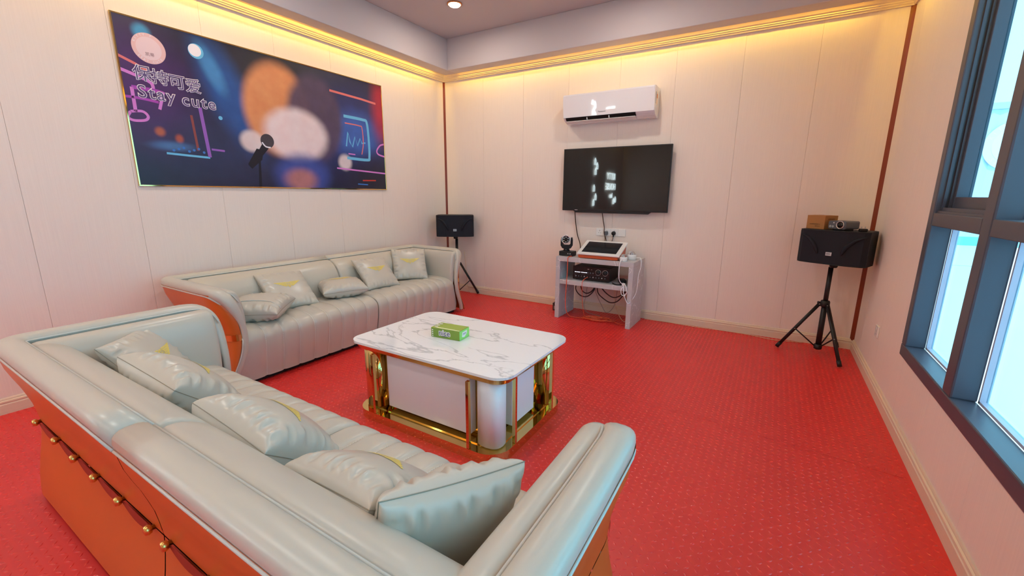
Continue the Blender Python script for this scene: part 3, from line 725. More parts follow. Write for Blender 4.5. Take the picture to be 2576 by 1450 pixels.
# ================================================================== PICTURE ON THE LEFT WALL
PW, PH = 2.392, 1.162
M_print = bpy.data.materials.new('stage_print'); M_print.use_nodes = True
def build_print():
    nt = M_print.node_tree; b = nt.nodes['Principled BSDF']; b.inputs['Roughness'].default_value = 0.35
    tc = nt.nodes.new('ShaderNodeTexCoord'); sp = nt.nodes.new('ShaderNodeSeparateXYZ'); nt.links.new(tc.outputs['Object'], sp.inputs[0])
    cur = None
    def mth(op, a, b_=None, c=None):
        n = nt.nodes.new('ShaderNodeMath'); n.operation = op
        for i, v in enumerate((a, b_, c)):
            if v is None: continue
            if isinstance(v, (int, float)): n.inputs[i].default_value = v
            else: nt.links.new(v, n.inputs[i])
        return n.outputs[0]
    X, Y = sp.outputs[0], sp.outputs[1]
    def layer(fac, col):
        nonlocal cur
        mx = nt.nodes.new('ShaderNodeMix'); mx.data_type = 'RGBA'
        if cur is None: mx.inputs[6].default_value = lin((28, 30, 50))
        else: nt.links.new(cur, mx.inputs[6])
        mx.inputs[7].default_value = lin(col); nt.links.new(fac, mx.inputs[0]); cur = mx.outputs[2]
    def ell(cx, cy, rx, ry, soft, amt, ang=0.0):
        dx = mth('SUBTRACT', X, cx); dy = mth('SUBTRACT', Y, cy)
        if ang:
            c, s = math.cos(ang), math.sin(ang)
            ex = mth('ADD', mth('MULTIPLY', dx, c), mth('MULTIPLY', dy, s)); ey = mth('SUBTRACT', mth('MULTIPLY', dy, c), mth('MULTIPLY', dx, s)); dx, dy = ex, ey
        d = mth('SQRT', mth('ADD', mth('POWER', mth('ABSOLUTE', mth('DIVIDE', dx, rx)), 2.0), mth('POWER', mth('ABSOLUTE', mth('DIVIDE', dy, ry)), 2.0)))
        r = nt.nodes.new('ShaderNodeMapRange'); r.interpolation_type = 'SMOOTHSTEP'; r.inputs[1].default_value = 1-soft; r.inputs[2].default_value = 1+soft; r.inputs[3].default_value = amt; r.inputs[4].default_value = 0
        nt.links.new(d, r.inputs[0]); return r.outputs[0]
    L = [  # cx, cy, rx, ry, softness, amount, angle, colour   (picture metres, origin bottom left)
        (.45, .62, .8, .55, .9, .55, 0, (30, 36, 80)), (.10, .72, .3, .35, .9, .6, 0, (96, 40, 120)),
        (.70, .30, .5, .25, .9, .45, 0, (52, 66, 110)), (1.9, .95, .7, .25, .9, .8, 0, (36, 34, 42)), (1.35, 1.1, .8, .16, .9, .7, 0, (40, 36, 40)),
        (1.95, .60, .55, .42, .9, .75, 0, (44, 62, 140)), (2.0, .58, .30, .22, .5, .75, 0, (64, 110, 200)), (2.2, .15, .4, .2, .8, .7, 0, (30, 26, 36)),
        (.72, .74, .15, .42, .6, .75, .42, (34, 92, 170)), (.60, .93, .06, .17, .6, .7, .42, (76, 152, 214)), (.16, 1.08, .05, .05, .5, .9, 0, (70, 160, 210)),
        (2.38, .9, .12, .3, .8, .8, 0, (200, 40, 60)),
        # soft stage lights behind the microphone
        (1.14, .70, .32, .40, .16, .97, 0, (224, 148, 98)), (1.52, .68, .30, .40, .18, .96, 0, (84, 68, 96)), (1.30, .50, .32, .24, .22, .95, 0, (238, 218, 222)), (1.33, .12, .28, .2, .35, .85, 0, (62, 84, 168)), (1.30, .08, .16, .1, .5, .55, 0, (224, 140, 80)),
        (.86, .40, .10, .09, .3, .9, 0, (232, 214, 214)), (1.83, .28, .08, .08, .35, .9, 0, (228, 214, 220)),
        (.18, .40, .03, .03, .6, .8, 0, (190, 100, 60)), (.30, .36, .025, .03, .6, .8, 0, (190, 90, 60)), (.25, .30, .12, .03, .8, .7, 0, (80, 130, 190)),
    ]
    for cx, cy, rx, ry, so, am, an, c in L: layer(ell(cx, cy, rx, ry, so, am, an), c)
    n = nt.nodes.new('ShaderNodeTexNoise'); n.inputs['Scale'].default_value = 9; nt.links.new(tc.outputs['Object'], n.inputs['Vector'])
    mx = nt.nodes.new('ShaderNodeMix'); mx.data_type = 'RGBA'; mx.blend_type = 'OVERLAY'; mx.inputs[0].default_value = 0.25; nt.links.new(cur, mx.inputs[6]); nt.links.new(n.outputs['Fac'], mx.inputs[7])
    nt.links.new(mx.outputs[2], b.inputs['Base Color'])
build_print()
pic = thing('framed_picture', 'wide karaoke stage picture in a thin gold frame on the left wall', 'picture', M=on_left(-3.531, 1.4445, 0.0))
box('canvas', 0, PW, 0, PH, 0.001, 0.012, M_print, pic)
for b_ in ((-.006, PW+.006, -.006, .004), (-.006, PW+.006, PH-.004, PH+.006), (-.006, .004, .004, PH-.004), (PW-.004, PW+.006, .004, PH-.004)):
    box('frame_edge', b_[0], b_[1], b_[2], b_[3], 0.0, 0.016, M_gold, pic, 0.001, 1)
zp = 0.0122
M_neonp = mat('print_pink', (216, 130, 214), 0.4); M_neonm = mat('print_magenta', (170, 70, 180), 0.4); M_neonb = mat('print_cyan', (110, 190, 232), 0.4); M_neonbd = mat('print_blue', (60, 120, 200), 0.4); M_neonr = mat('print_coral', (226, 120, 120), 0.4); M_inkw = mat('print_white', (240, 236, 246), 0.4); M_inkv = mat('print_violet', (96, 72, 124), 0.4); M_inkk = mat('print_black', (26, 26, 40), 0.4)
M_lav = mat('print_lavender', (150, 96, 190), 0.4)
def pline(name, pts, w, m, h=0.0, closed=False):
    """flat printed stroke"""
    P = [Vector((p[0], p[1])) for p in pts]; n = len(P); vs, fs = [], []
    for i in range(n):
        a = P[(i-1) % n] if (closed or i) else P[0]; b = P[(i+1) % n] if (closed or i < n-1) else P[-1]; d = (b-a).normalized(); q = Vector((-d.y, d.x))*w/2
        vs += [(P[i].x+q.x, P[i].y+q.y, zp+h), (P[i].x-q.x, P[i].y-q.y, zp+h)]
    for i in range(n if closed else n-1): j = (i+1) % n; fs.append((2*i, 2*i+1, 2*j+1, 2*j))
    return mesh(name, vs, fs, m, pic)
def sm2(pts, n=5, closed=False): return [(p.x, p.y) for p in catmull([(x, y, 0) for x, y in pts], n, closed)]
prism('spot_light', circle(.495, 1.045, .045, 24), zp, zp+.0003, M_inkw, pic); prism('spot_glow', circle(.502, 1.04, .055, 24), zp-.0001, zp+.0001, M_neonb, pic)
prism('small_light', circle(.62, .56, .016, 14), zp, zp+.0002, M_neonb, pic)
# neon music note at the left edge
pline('neon_note', sm2([(.0, .80), (.10, .77), (.17, .74), (.18, .70)]), .022, M_neonp)
pline('neon_note', sm2([(.05, .69), (.18, .69), (.24, .68)]), .026, M_neonm); pline('neon_note', [(.05, .69), (.05, .52)], .022, M_neonp); pline('neon_note', [(.24, .69), (.20, .56)], .02, M_neonp)
pline('neon_note', sm2([(.02, .52), (.09, .53), (.12, .50), (.10, .47), (.03, .46), (.0, .48), (.02, .52)]), .018, M_neonp); pline('neon_note', sm2([(.0, .62), (.1, .62), (.2, .61)]), .018, M_neonm)
pline('neon_beam', [(.0, .89), (.09, .855), (.16, .82)], .018, M_neonr)
# blue stage edge, violet column, light bars
pline('stage_edge', sm2([(.20, .245), (.35, .238), (.5, .232)]), .016, M_neonb)
for i in range(7): prism('bottle_light', circle(.25+.035*i, .27+.012*(i % 3), .010, 10), zp, zp+.0002, M_neonbd, pic)
pline('light_column', [(.475, .62), (.50, .235)], .026, M_lav); pline('light_column', [(.405, .55), (.42, .28)], .018, mat('print_rust', (140, 70, 70), 0.4))
pline('light_bar', [(.52, .30), (.62, .295)], .016, M_lav)
pline('light_bar', [(1.72, .215), (2.39, .185)], .016, M_neonp); pline('light_bar', [(1.70, .985), (2.1, .97), (2.30, .955)], .022, M_neonr)
# blue neon screen
pline('neon_screen', sm2([(1.85, .76), (2.10, .755), (2.155, .73), (2.17, .55), (2.165, .36), (2.13, .325), (1.86, .33)], 5), .030, M_neonb)
pline('neon_screen', sm2([(1.86, .69), (2.05, .685), (2.085, .66), (2.09, .50), (2.06, .38)], 4), .012, M_neonr)
pline('neon_wave', [(1.86, .45), (1.89, .60), (1.91, .50), (1.94, .45), (1.98, .56), (2.01, .47), (2.05, .55), (2.07, .50), (2.12, .51)], .016, M_neonb); pline('light_bar', [(1.88, .375), (1.97, .372)], .012, M_neonp)
pline('neon_heart', sm2([(2.39, .52), (2.33, .50), (2.28, .44), (2.30, .40), (2.39, .38)]), .018, M_neonp)
pline('stool_light', [(2.05, .095), (2.24, .10)], .014, mat('print_red', (200, 60, 50), 0.4)); pline('stool_light', [(1.98, .055), (2.12, .05)], .012, M_neonbd)
# microphone on its stand
prism('microphone_stand', [(.875, .0), (.90, .0), (.915, .235), (.895, .235)], zp+.0004, zp+.0007, M_inkk, pic)
prism('microphone_stand', [(.80, .20), (.83, .16), (.93, .245), (.95, .33), (.89, .34)], zp+.0004, zp+.0008, M_inkk, pic)
prism('microphone_body', [(.87, .27), (.91, .25), (1.0, .35), (.955, .40)], zp+.0009, zp+.0012, M_inkk, pic)
prism('microphone_head', circle(.995, .415, .062, 24), zp+.0012, zp+.0016, mat('print_grille', (70, 64, 74), 0.4, noise=(160, (1, 1, 1), 0.5)), pic); pline('microphone_ring', sm2([(.945, .40), (.975, .365), (1.02, .36)]), .012, M_inkw, .0018)
# lettering
def ptext(s, size, cx, cy, sx=1.0, space=1.0):
    text('lettering_outline', s, size, M_inkw, pic, T3((cx, cy, zp+.0004)) @ Matrix.Scale(0.1, 4, (0, 0, 1)), .0001, sx=sx, space=space, line=size*0.034)
    text('lettering', s, size, M_inkv, pic, T3((cx, cy, zp+.0009)), .0001, sx=sx, space=space)
[ptext(c_, .112, .125+.108*i_, .79-.008*i_) for i_, c_ in enumerate('保持可爱')]; ptext('Stay', .125, .195, .665, 0.98, 1.16); ptext('cute', .125, .475, .655, 0.98, 1.16)
bdg = T3((.192, .977, zp+.0002))
M_bp = mat('print_rose', (232, 190, 192), 0.4); M_bi = mat('print_blush', (236, 208, 214), 0.4); M_bd = mat('print_brown', (120, 74, 80), 0.4)
def badge_p():
    R = .103
    prism('badge', circle(.192, .977, R, 40), zp+.0002, zp+.0005, M_bp, pic); prism('badge_centre', circle(.192, .977, R*.75, 40), zp+.0005, zp+.0008, M_bi, pic)
    for s, a0, a1, sg in (('KITTY P    ', 165, 15, 1), ('STAY CUTE', 215, 325, -1)):
        for i, ch in enumerate(s):
            if ch == ' ': continue
            a = math.radians(a0+(a1-a0)*(i+.5)/len(s))
            text('badge_letter', ch, R*.2, M_inkw, pic, T3((.192+R*.87*math.cos(a), .977+R*.87*math.sin(a), zp+.0007)) @ Matrix.Rotation(a-sg*PI/2, 4, 'Z'), .0001)
    for i, ch in enumerate('凯蒂'): text('badge_lettering', ch, R*.27, M_bd, pic, T3((.178+.028*i, .935, zp+.001)), .0001)
badge_p()

# ================================================================== TELEVISION
tv = thing('television', 'large dark flat television hanging on the far wall', 'television', M=on_back(2.478, 1.566, -.003))
tw2, th2 = .612, .353
box('rear_case', -tw2+.1, tw2-.1, -th2+.06, th2-.1, .012, .05, M_black, tv, .01)
box('cabinet', -tw2, tw2, -th2, th2, .05, .078, M_black, tv, .004)
box('screen', -tw2+.012, tw2-.012, -th2+.02, th2-.012, .078, .0795, mat('tv_glass', (12, 11, 10), 0.025, spec=0.55), tv)
prism('lower_bar', [(-.47, -th2), (.44, -th2), (.41, -th2-.022), (-.44, -th2-.022)], .052, .076, M_black, tv, .002)
box('maker_plate', -.45, -.415, -th2+.006, -th2+.012, .0781, .079, M_silver, tv)
box('wall_bracket', -.25, .25, -.12, .12, .0, .0125, M_blackm, tv)

# ================================================================== AIR CONDITIONER
ac = thing('air_conditioner', 'white split air conditioner above the television', 'air conditioner', M=on_back(2.395, 2.335, 0.0))
ax = .505
prof = [(0, -.145), (.03, -.148), (.09, -.146), (.14, -.128), (.168, -.108), (.184, -.09), (.189, -.04), (.201, .06), (.209, .13), (.204, .145), (.17, .15), (0, .15)]
prism('body', [(z, d) for d, z in prof], -ax, ax, mat('ac_gloss', (240, 236, 238), 0.2, coat=1.0), ac, axis='x', bev=.006)
prism('air_slot', [(-.1385, .10), (-.118, .168), (-.098, .184), (-.092, .1865), (-.1105, .172), (-.130, .11)], -ax+.03, ax-.19, M_dark, ac, axis='x')
prism('louvre', [(-.1480, .105), (-.130, .166), (-.126, .165), (-.1440, .103)], -ax+.035, ax-.195, M_white, ac, axis='x')
for x in (-.22, .03): box('louvre_clip', x-.004, x+.004, -.124, -.1, .150, .183, M_white, ac)
text('maker_lettering', 'Panasonic', .022, M_grey, ac, T3((-.05, -.055, .1885)) @ Matrix.Rotation(.115, 4, 'X'), .0003)
box('rating_sticker', ax, ax+.0008, -.03, .10, .08, .125, mat('sticker', (250, 226, 200), 0.5), ac, 0)
box('sticker_band', ax+.0008, ax+.0014, .035, .075, .082, .123, mat('sticker_orange', (226, 130, 60), 0.5), ac); box('side_slot', ax, ax+.001, -.02, .09, .145, .152, M_grey, ac)

# ================================================================== SOCKETS
sk = thing('socket_plate', 'wide white four-gang socket plate under the television', 'socket', M=on_back(2.457, .970, 0.0))
for i in range(4):
    x = -.132+.088*i; g = box('faceplate', x-.0435, x+.0435, -.043, .043, 0, .009, M_white, sk, .002, 1)
    if i < 3:
        for px, py, w_, h_ in ((0, .016, .003, .006), (-.012, -.01, .005, .002), (.012, -.01, .005, .002)): box('pin_hole', x+px-w_, x+px+w_, py-h_, py+h_, .009, .0095, M_grey, g)
        box('switch_rocker', x+.02, x+.032, .018, .034, .009, .012, M_white, g, .001, 1)
rs = thing('wall_socket', 'small white single socket low on the window wall', 'socket', M=on_right(-.84, .408))
box('faceplate', -.045, .045, -.043, .043, 0, .011, M_white, rs, .003, 2); box('switch_rocker', -.012, .004, .012, .03, .011, .014, M_white, rs, .001, 1)
for px, py in ((0, .002), (-.012, -.02), (.012, -.02)): box('pin_hole', px-.004, px+.004, py-.003, py+.003, .011, .0114, M_grey, rs)
pg = thing('mains_plug', 'grey plug in the second gang of the far wall socket', 'plug', M=on_back(2.41, .962, -.0095))
box('plug_body', -.018, .018, -.024, .02, 0, .03, M_grey, pg, .006); tube('plug_cord', [(0, -.02, .02), (.005, -.06, .03), (.02, -.10, .035), (.028, -.16, .05)], .0035, M_brownc, pg, 6, sm=5)
pb = thing('mains_plug', 'round black plug in the third gang of the far wall socket', 'plug', M=on_back(2.497, .962, -.0095))
lathe('plug_body', [(0, .028), (.016, .028), (.023, .02), (.024, 0), (0, 0)], M_black, pb, 18); box('cord_grip', -.007, .007, -.042, -.015, .006, .02, M_black, pb, .003)
tube('plug_cord', [(0, -.035, .013), (-.006, -.08, .02), (-.018, -.14, .05)], .0032, M_brownc, pb, 6, sm=5)
tag(tube('television_cable', [(2.02, -.055, 1.20), (2.03, -.035, 1.05), (2.055, -.03, .92), (2.10, -.05, .82), (2.14, -.12, .745), (2.17, -.16, .73)], .006, M_brownc, None, 7, sm=6), 'brown cable hanging from the left of the television', 'cable')
tag(tube('television_cable', [(2.36, -.055, 1.20), (2.372, -.035, 1.10), (2.385, -.025, 1.02), (2.392, -.045, .965), (2.41, -.05, .90), (2.43, -.1, .83)], .005, M_brownc, None, 7, sm=6), 'brown cable dropping from the television past the grey plug', 'cable')

# ================================================================== STONE CONSOLE
cs = thing('stone_console', 'grey stone-patterned console table under the television', 'console', (0, 0, 0))
cx0, cx1, cy0, cy1, ch = 2.012, 2.893, -.525, -.085, .715
prism('table_top', [(cx0, ch-.05), (cx1, ch-.05), (cx1, ch), (cx0, ch)], cy0, cy1, M_stone, cs, axis='y', bev=.002)
box('side_panel', cx0, cx0+.05, cy0, cy1, 0, ch-.0505, M_stone, cs, .002, 1); box('side_panel', cx1-.05, cx1, cy0, cy1, 0, ch-.0505, M_stone, cs, .002, 1)
box('shelf', cx0+.0505, cx1-.0505, cy0+.003, cy1, .405, .455, M_stone, cs, .002, 1)
# camera on its box
cb = thing('media_box', 'small black media box under the round camera on the console', 'media box', (2.095, -.40, ch))
box('case', -.083, .083, -.055, .06, .003, .055, M_black, cb, .006)
for i, x in enumerate((.03, .055)): lathe('port', [(0, .003), (.006, .003), (.008, 0)], M_silver, cb, 10, loc=(x, -.0555, .03), rot=Matrix.Rotation(PI/2, 4, 'X'))
ptz = thing('conference_camera', 'black swivel camera with a ring of lights on the console', 'camera', (2.075, -.385, ch+.0555), .35)
lathe('foot', [(0, .02), (.03, .02), (.036, .008), (.038, 0), (0, 0)], M_black, ptz, 24)
prism('yoke', [(-.062, .15), (-.068, .12), (-.068, .06), (-.05, .03), (-.02, .018), (.02, .018), (.05, .03), (.068, .06), (.068, .12), (.062, .15), (.046, .15), (.046, .075), (.03, .06), (-.03, .06), (-.046, .075), (-.046, .15)], -.03, .035, M_black, ptz, axis='y', bev=.004)
rX = Matrix.Rotation(PI/2-.12, 4, 'X')
lathe('head', [(0, -.045), (.04, -.045), (.045, -.03), (.045, .05), (.047, .052), (.047, .062), (.038, .066), (0, .060)], M_black, ptz, 28, loc=(-.006, -.01, .125), rot=rX)
lathe('silver_ring', [(.040, .058), (.051, .058), (.051, .070), (.040, .070), (.040, .058)], M_silver, ptz, 28, loc=(-.006, -.01, .125), rot=rX)
lathe('lens', [(0, .072), (.012, .071), (.014, .060), (0, .06)], M_blackg, ptz, 16, loc=(-.006, -.01, .125), rot=rX)
for i in range(6):
    a = 2*PI*i/6+.5; p = rX.to_3x3() @ Vector((.027*math.cos(a), .027*math.sin(a), .067)); lathe('light_bead', [(0, .003), (.005, .002), (.006, -.002)], M_white, ptz, 8, loc=(-.006+p.x, -.01+p.y, .125+p.z), rot=rX)
# karaoke touch terminal
kt = thing('karaoke_terminal', 'tilted white touch-screen karaoke terminal with orange-red base on the console', 'touch screen', (2.49, -.335, ch))
dep, sl = .30, 0.42
def slant(y, n): return (y*math.cos(sl)-n*math.sin(sl), y*math.sin(sl)+n*math.cos(sl))
A = slant(0, 0)
prism('base_shell', [(-.165, .006), (-.165, .034), (.125, .150), (.135, .13), (.10, .006)], -.225, .222, M_redplast, kt, axis='x', bev=.006)
kb = Matrix.Translation((0, -.172, .036)) @ Matrix.Rotation(.378, 4, 'X')
bz = box('bezel', -.24, .24, 0, .325, 0, .02, M_white, kt, .007, 3); bz.data.transform(kb)
so = box('screen', -.195, .195, .04, .285, .0195, .0212, M_screen, kt); so.data.transform(kb)
box('rear_foot', -.15, .15, .02, .09, .0, .007, M_black, kt)
# two white domed gadgets
def domed(label, loc, r, h):
    t = thing('domed_light', label, 'light', loc, group='domed lights on the console')
    lathe('puck', [(0, 0), (r*.94, 0), (r, .004), (r, h-.006), (r*.93, h), (0, h)], M_white, t, 28); lathe('crystal_dome', [(r*.72, 0), (r*.70, r*.25), (r*.55, r*.55), (r*.3, r*.7), (0, r*.74)], M_clear, t, 24, loc=(0, 0, h+.0002)); lathe('chrome_bead', [(0, 0), (r*.22, 0), (r*.24, r*.15), (r*.1, r*.3), (0, r*.32)], M_silver, t, 12, loc=(0, 0, h+.0003))
domed('smaller white domed gadget at the front right of the console', (2.765, -.465, ch+.0005), .04, .045); domed('larger white domed gadget at the rear right of the console', (2.80, -.30, ch+.0005), .052, .055)
# amplifier on the shelf
am = thing('karaoke_amplifier', 'black karaoke amplifier with two large knobs on the console shelf', 'amplifier', (2.40, -.30, .4555))
box('cover', -.21, .21, -.12, .18, .012, .155, M_black, am, .003, 1); box('face_panel', -.215, .215, -.137, -.1205, .008, .158, mat('amp_face', (24, 18, 20), 0.3), am, .002, 1)
for x in (-.18, .18):
    for y in (-.09, .14): lathe('foot', [(0, .012), (.014, .012), (.016, 0), (0, 0)], M_black, am, 12, loc=(x, y, 0))
for i, x in enumerate((.085, .165)):
    lathe('volume_knob', [(0, .018), (.022, .018), (.026, .014), (.027, 0), (0, 0)], M_black, am, 22, loc=(x, -.1372, .105), rot=Matrix.Rotation(PI/2, 4, 'X')); lathe('knob_ring', [(.028, 0), (.033, 0), (.033, .003), (.028, .003), (.028, 0)], M_silver, am, 24, loc=(x, -.1372, .105), rot=Matrix.Rotation(PI/2, 4, 'X'))
for i in range(8): box('lit_mark', -.19+i*.018+(.006 if i > 3 else 0), -.178+i*.018+(.006 if i > 3 else 0), -.1385, -.137, .086, .094, mat('amp_mark', (240, 240, 246), 0.4, emit=(230, 236, 255), estr=1.2), am)
for i, x in enumerate((-.035, -.005, .025)): lathe('button', [(0, .005), (.008, .004), (.009, 0)], M_grey, am, 12, loc=(x, -.1372, .09), rot=Matrix.Rotation(PI/2, 4, 'X'))
for i in range(11):
    x = -.175+i*.034; lathe('small_knob', [(0, .01), (.007, .009), (.008, 0)], M_grey if i % 3 else M_silver, am, 10, loc=(x, -.1372, .045), rot=Matrix.Rotation(PI/2, 4, 'X'))
boxes('panel_line', [(-.205, .205, -.1378, -.137, .067, .0685)], M_grey, am)
boxes('panel_marks', [(-.04, -.02, -.1378, -.137, .128, .134), (.0, .014, -.1378, -.137, .126, .13), (-.19, -.18, -.1378, -.137, .056, .058)], M_silver, am)
ad = thing('power_adapter', 'black power adapter lying beside the amplifier on the shelf', 'adapter', (2.735, -.36, .4555), .5)
box('case', -.035, .035, -.06, .06, 0, .045, M_black, ad, .01); tube('cord', [(0, -.06, .02), (-.02, -.10, .012), (-.07, -.12, .008), (-.10, -.08, .006), (-.11, -.03, .006)], .006, M_black, ad, 7, sm=6)
wc = thing('phone_charger', 'white charger block hanging by the right end of the shelf', 'charger', (2.795, -.505, .46))
box('block', -.016, .016, -.016, .016, -.002, .028, M_white, wc, .004)

# loose cables around the console
def cable(label, pts, r, m, sm=7): return tag(tube('loose_cable', pts, r, m, None, 6, sm=sm), label, 'cable', 'loose cables around the console')
cable('white cable running from the small dome down to the charger', [(2.755, -.505, .735), (2.752, -.545, .69), (2.75, -.548, .60), (2.756, -.545, .53), (2.775, -.53, .492), (2.795, -.507, .487)], .0042, M_whitec)
cable('long white cable looping down the right end of the console', [(2.85, -.30, .735), (2.905, -.32, .74), (2.925, -.36, .66), (2.912, -.39, .56), (2.915, -.41, .45), (2.905, -.44, .36), (2.87, -.54, .285), (2.835, -.548, .33), (2.81, -.545, .40), (2.80, -.52, .46)], .0042, M_whitec)
cable('white cable loop hanging under the charger', [(2.80, -.522, .46), (2.782, -.54, .42), (2.79, -.546, .375), (2.82, -.547, .365), (2.845, -.546, .40), (2.83, -.54, .46), (2.808, -.525, .487)], .004, M_whitec)
cable('orange cable hanging over the console front on the left', [(2.17, -.44, .72), (2.165, -.535, .717), (2.163, -.54, .66), (2.16, -.54, .5), (2.15, -.535, .3), (2.14, -.5, .12), (2.16, -.44, .02), (2.25, -.42, .006), (2.38, -.40, .006), (2.5, -.42, .006)], .0045, M_orngc)
cable('thin orange cable plugged into the front of the amplifier', [(2.375, -.455, .50), (2.36, -.50, .49), (2.345, -.54, .455), (2.343, -.53, .35), (2.34, -.48, .15), (2.345, -.40, .02), (2.40, -.36, .006), (2.5, -.34, .006)], .0032, M_orngc)
coil = []
rc_ = random.Random(3)
for i in range(34):
    a = i*.9; coil.append((2.48+(.13+.05*math.sin(i*1.3))*math.cos(a)*1.1, -.36+(.07+.03*math.cos(i*1.7))*math.sin(a), .006+.0016*(i % 9)))
cable('tangled orange cable coil on the floor under the console', coil, .0042, M_orngc, 6)
def loop(label, pts): cable(label, pts, .0065, M_blackc)
loop('dark cable loop hanging widest under the left of the shelf', [(2.20, -.35, .40), (2.215, -.40, .33), (2.28, -.41, .27), (2.36, -.41, .27), (2.42, -.39, .33), (2.44, -.36, .40)])
loop('dark cable loop hanging inside the wider left one', [(2.245, -.34, .40), (2.28, -.38, .33), (2.34, -.39, .30), (2.40, -.38, .33), (2.435, -.35, .40)])
loop('dark cable hanging deepest under the right of the shelf', [(2.45, -.35, .40), (2.48, -.39, .32), (2.56, -.40, .26), (2.64, -.41, .235), (2.72, -.40, .27), (2.80, -.36, .40)])
loop('dark cable hanging above the deepest one under the shelf', [(2.47, -.33, .40), (2.56, -.37, .33), (2.65, -.38, .29), (2.73, -.38, .32), (2.80, -.34, .40)])
cable('thin grey wire dropping to the floor behind the console', [(2.28, -.2, .40), (2.25, -.16, .22), (2.22, -.14, .10), (2.26, -.16, .02), (2.38, -.2, .006), (2.46, -.22, .006)], .003, M_greyc)
cable('thin grey wire crossing the wall under the shelf', [(2.33, -.15, .40), (2.36, -.12, .25), (2.42, -.1, .12), (2.5, -.12, .03), (2.58, -.1, .12), (2.60, -.08, .3), (2.60, -.07, .40)], .003, M_greyc)
cable('thin brown wire sloping to the right under the shelf', [(2.62, -.12, .40), (2.70, -.1, .25), (2.78, -.1, .10), (2.82, -.12, .02)], .0026, M_brownc)
cable('beige wire sagging to the floor at the console right', [(2.60, -.2, .40), (2.62, -.22, .22), (2.68, -.25, .08), (2.75, -.28, .008), (2.82, -.26, .02), (2.838, -.2, .10), (2.838, -.15, .2)], .0035, M_beigec)
cable('pale wire loop lying on the floor at the console right', [(2.82, -.2, .005), (2.70, -.24, .005), (2.66, -.33, .005), (2.74, -.40, .005), (2.83, -.38, .005)], .003, M_orngc)
tag(tube('floor_cable', [(2.93, -.05, .005), (3.2, -.045, .005), (3.5, -.06, .005), (3.75, -.045, .005), (4.0, -.055, .005), (4.18, -.10, .005), (4.26, -.09, .005), (4.45, -.04, .005)], .0035, M_beigec, None, 6, sm=6), 'thin beige cable lying along the far baseboard to the right speaker', 'cable')
tag(tube('floor_cable', [(.38, -.10, .6), (.40, -.08, .3), (.40, -.06, .08), (.44, -.05, .006), (.62, -.04, .005), (.8, -.05, .005), (1.2, -.035, .005), (1.7, -.045, .005), (2.0, -.05, .005)], .003, M_beigec, None, 6, sm=6), 'thin beige cable from the left speaker along the far baseboard', 'cable')
fb = thing('floor_box', 'small dark carton on the floor left of the console', 'box', (1.93, -.20, 0), .12)
box('carton', -.075, .075, -.06, .06, 0, .085, mat('dark_carton', (62, 48, 44), 0.4, noise=(14, (1, 1, 1), 0.6)), fb, .002, 1); box('lid', -.077, .077, -.062, .062, .0853, .092, M_black, fb, .001, 1); boxes('printed_patch', [(-.06, .02, -.0612, -.06, .02, .06)], M_greyc, fb)

# ================================================================== SPEAKERS
def speaker(label, loc, rz):
    t = thing('loudspeaker', label, 'speaker', loc, rz, 'karaoke loudspeakers')
    hw, bw, d, h = .25, .20, .31, .285
    fr = [(-hw, -.10), (-hw+.03, -.135), (-.12, -.155), (.12, -.155), (hw-.03, -.135), (hw, -.10)]
    cab = [(-hw, -.10), (-hw*.96, .10), (-bw, .155), (bw, .155), (hw*.96, .10), (hw, -.10)]
    prism('cabinet', cab, .008, h-.008, M_cab, t, .002)
    full = fr+[(hw*.96, .10), (bw, .155), (-bw, .155), (-hw*.96, .10)]
    prism('top_plate', full, h-.0078, h, M_cab, t, .002); prism('bottom_plate', full, 0, .0078, M_cab, t, .002)
    g = prism('grille', [(-hw+.004, -.101)]+[(x*.985, y+.004) for x, y in fr[1:-1]]+[(hw-.004, -.101)], .0085, h-.0085, M_grille, t)
    for s in (-1, 1):                               # curved raised ribs behind the cloth
        cv = [(s*.215, .05), (s*.16, .075), (s*.12, .13), (s*.075, .175), (s*.065, .205), (s*.075, .21)]
        cv = [(s*(.23), .245), (s*.17, .215), (s*.12, .165), (s*.095, .115), (s*.085, .085)]
        pts = [(x, -.153-.001 if abs(x) < .12 else -.153+(abs(x)-.12)*.19, z) for x, z in cv]
        tube('grille_rib', pts, [0.004+.012*math.sin(PI*i/24) for i in range(25)], M_grille, t, 8, sm=6)
    box('badge_plate', -.022, .022, -.1565, -.1515, .075, .105, M_silver, t, .001, 1); text('badge_lettering', 'BIK', .02, M_black, t, frame((0, -.1568, .09), (1,0,0), (0,0,1)), .0002)
    lathe('pole_socket', [(0, 0), (.03, 0), (.03, -.03), (.024, -.04), (0, -.04)], M_black, t, 20)
    return t
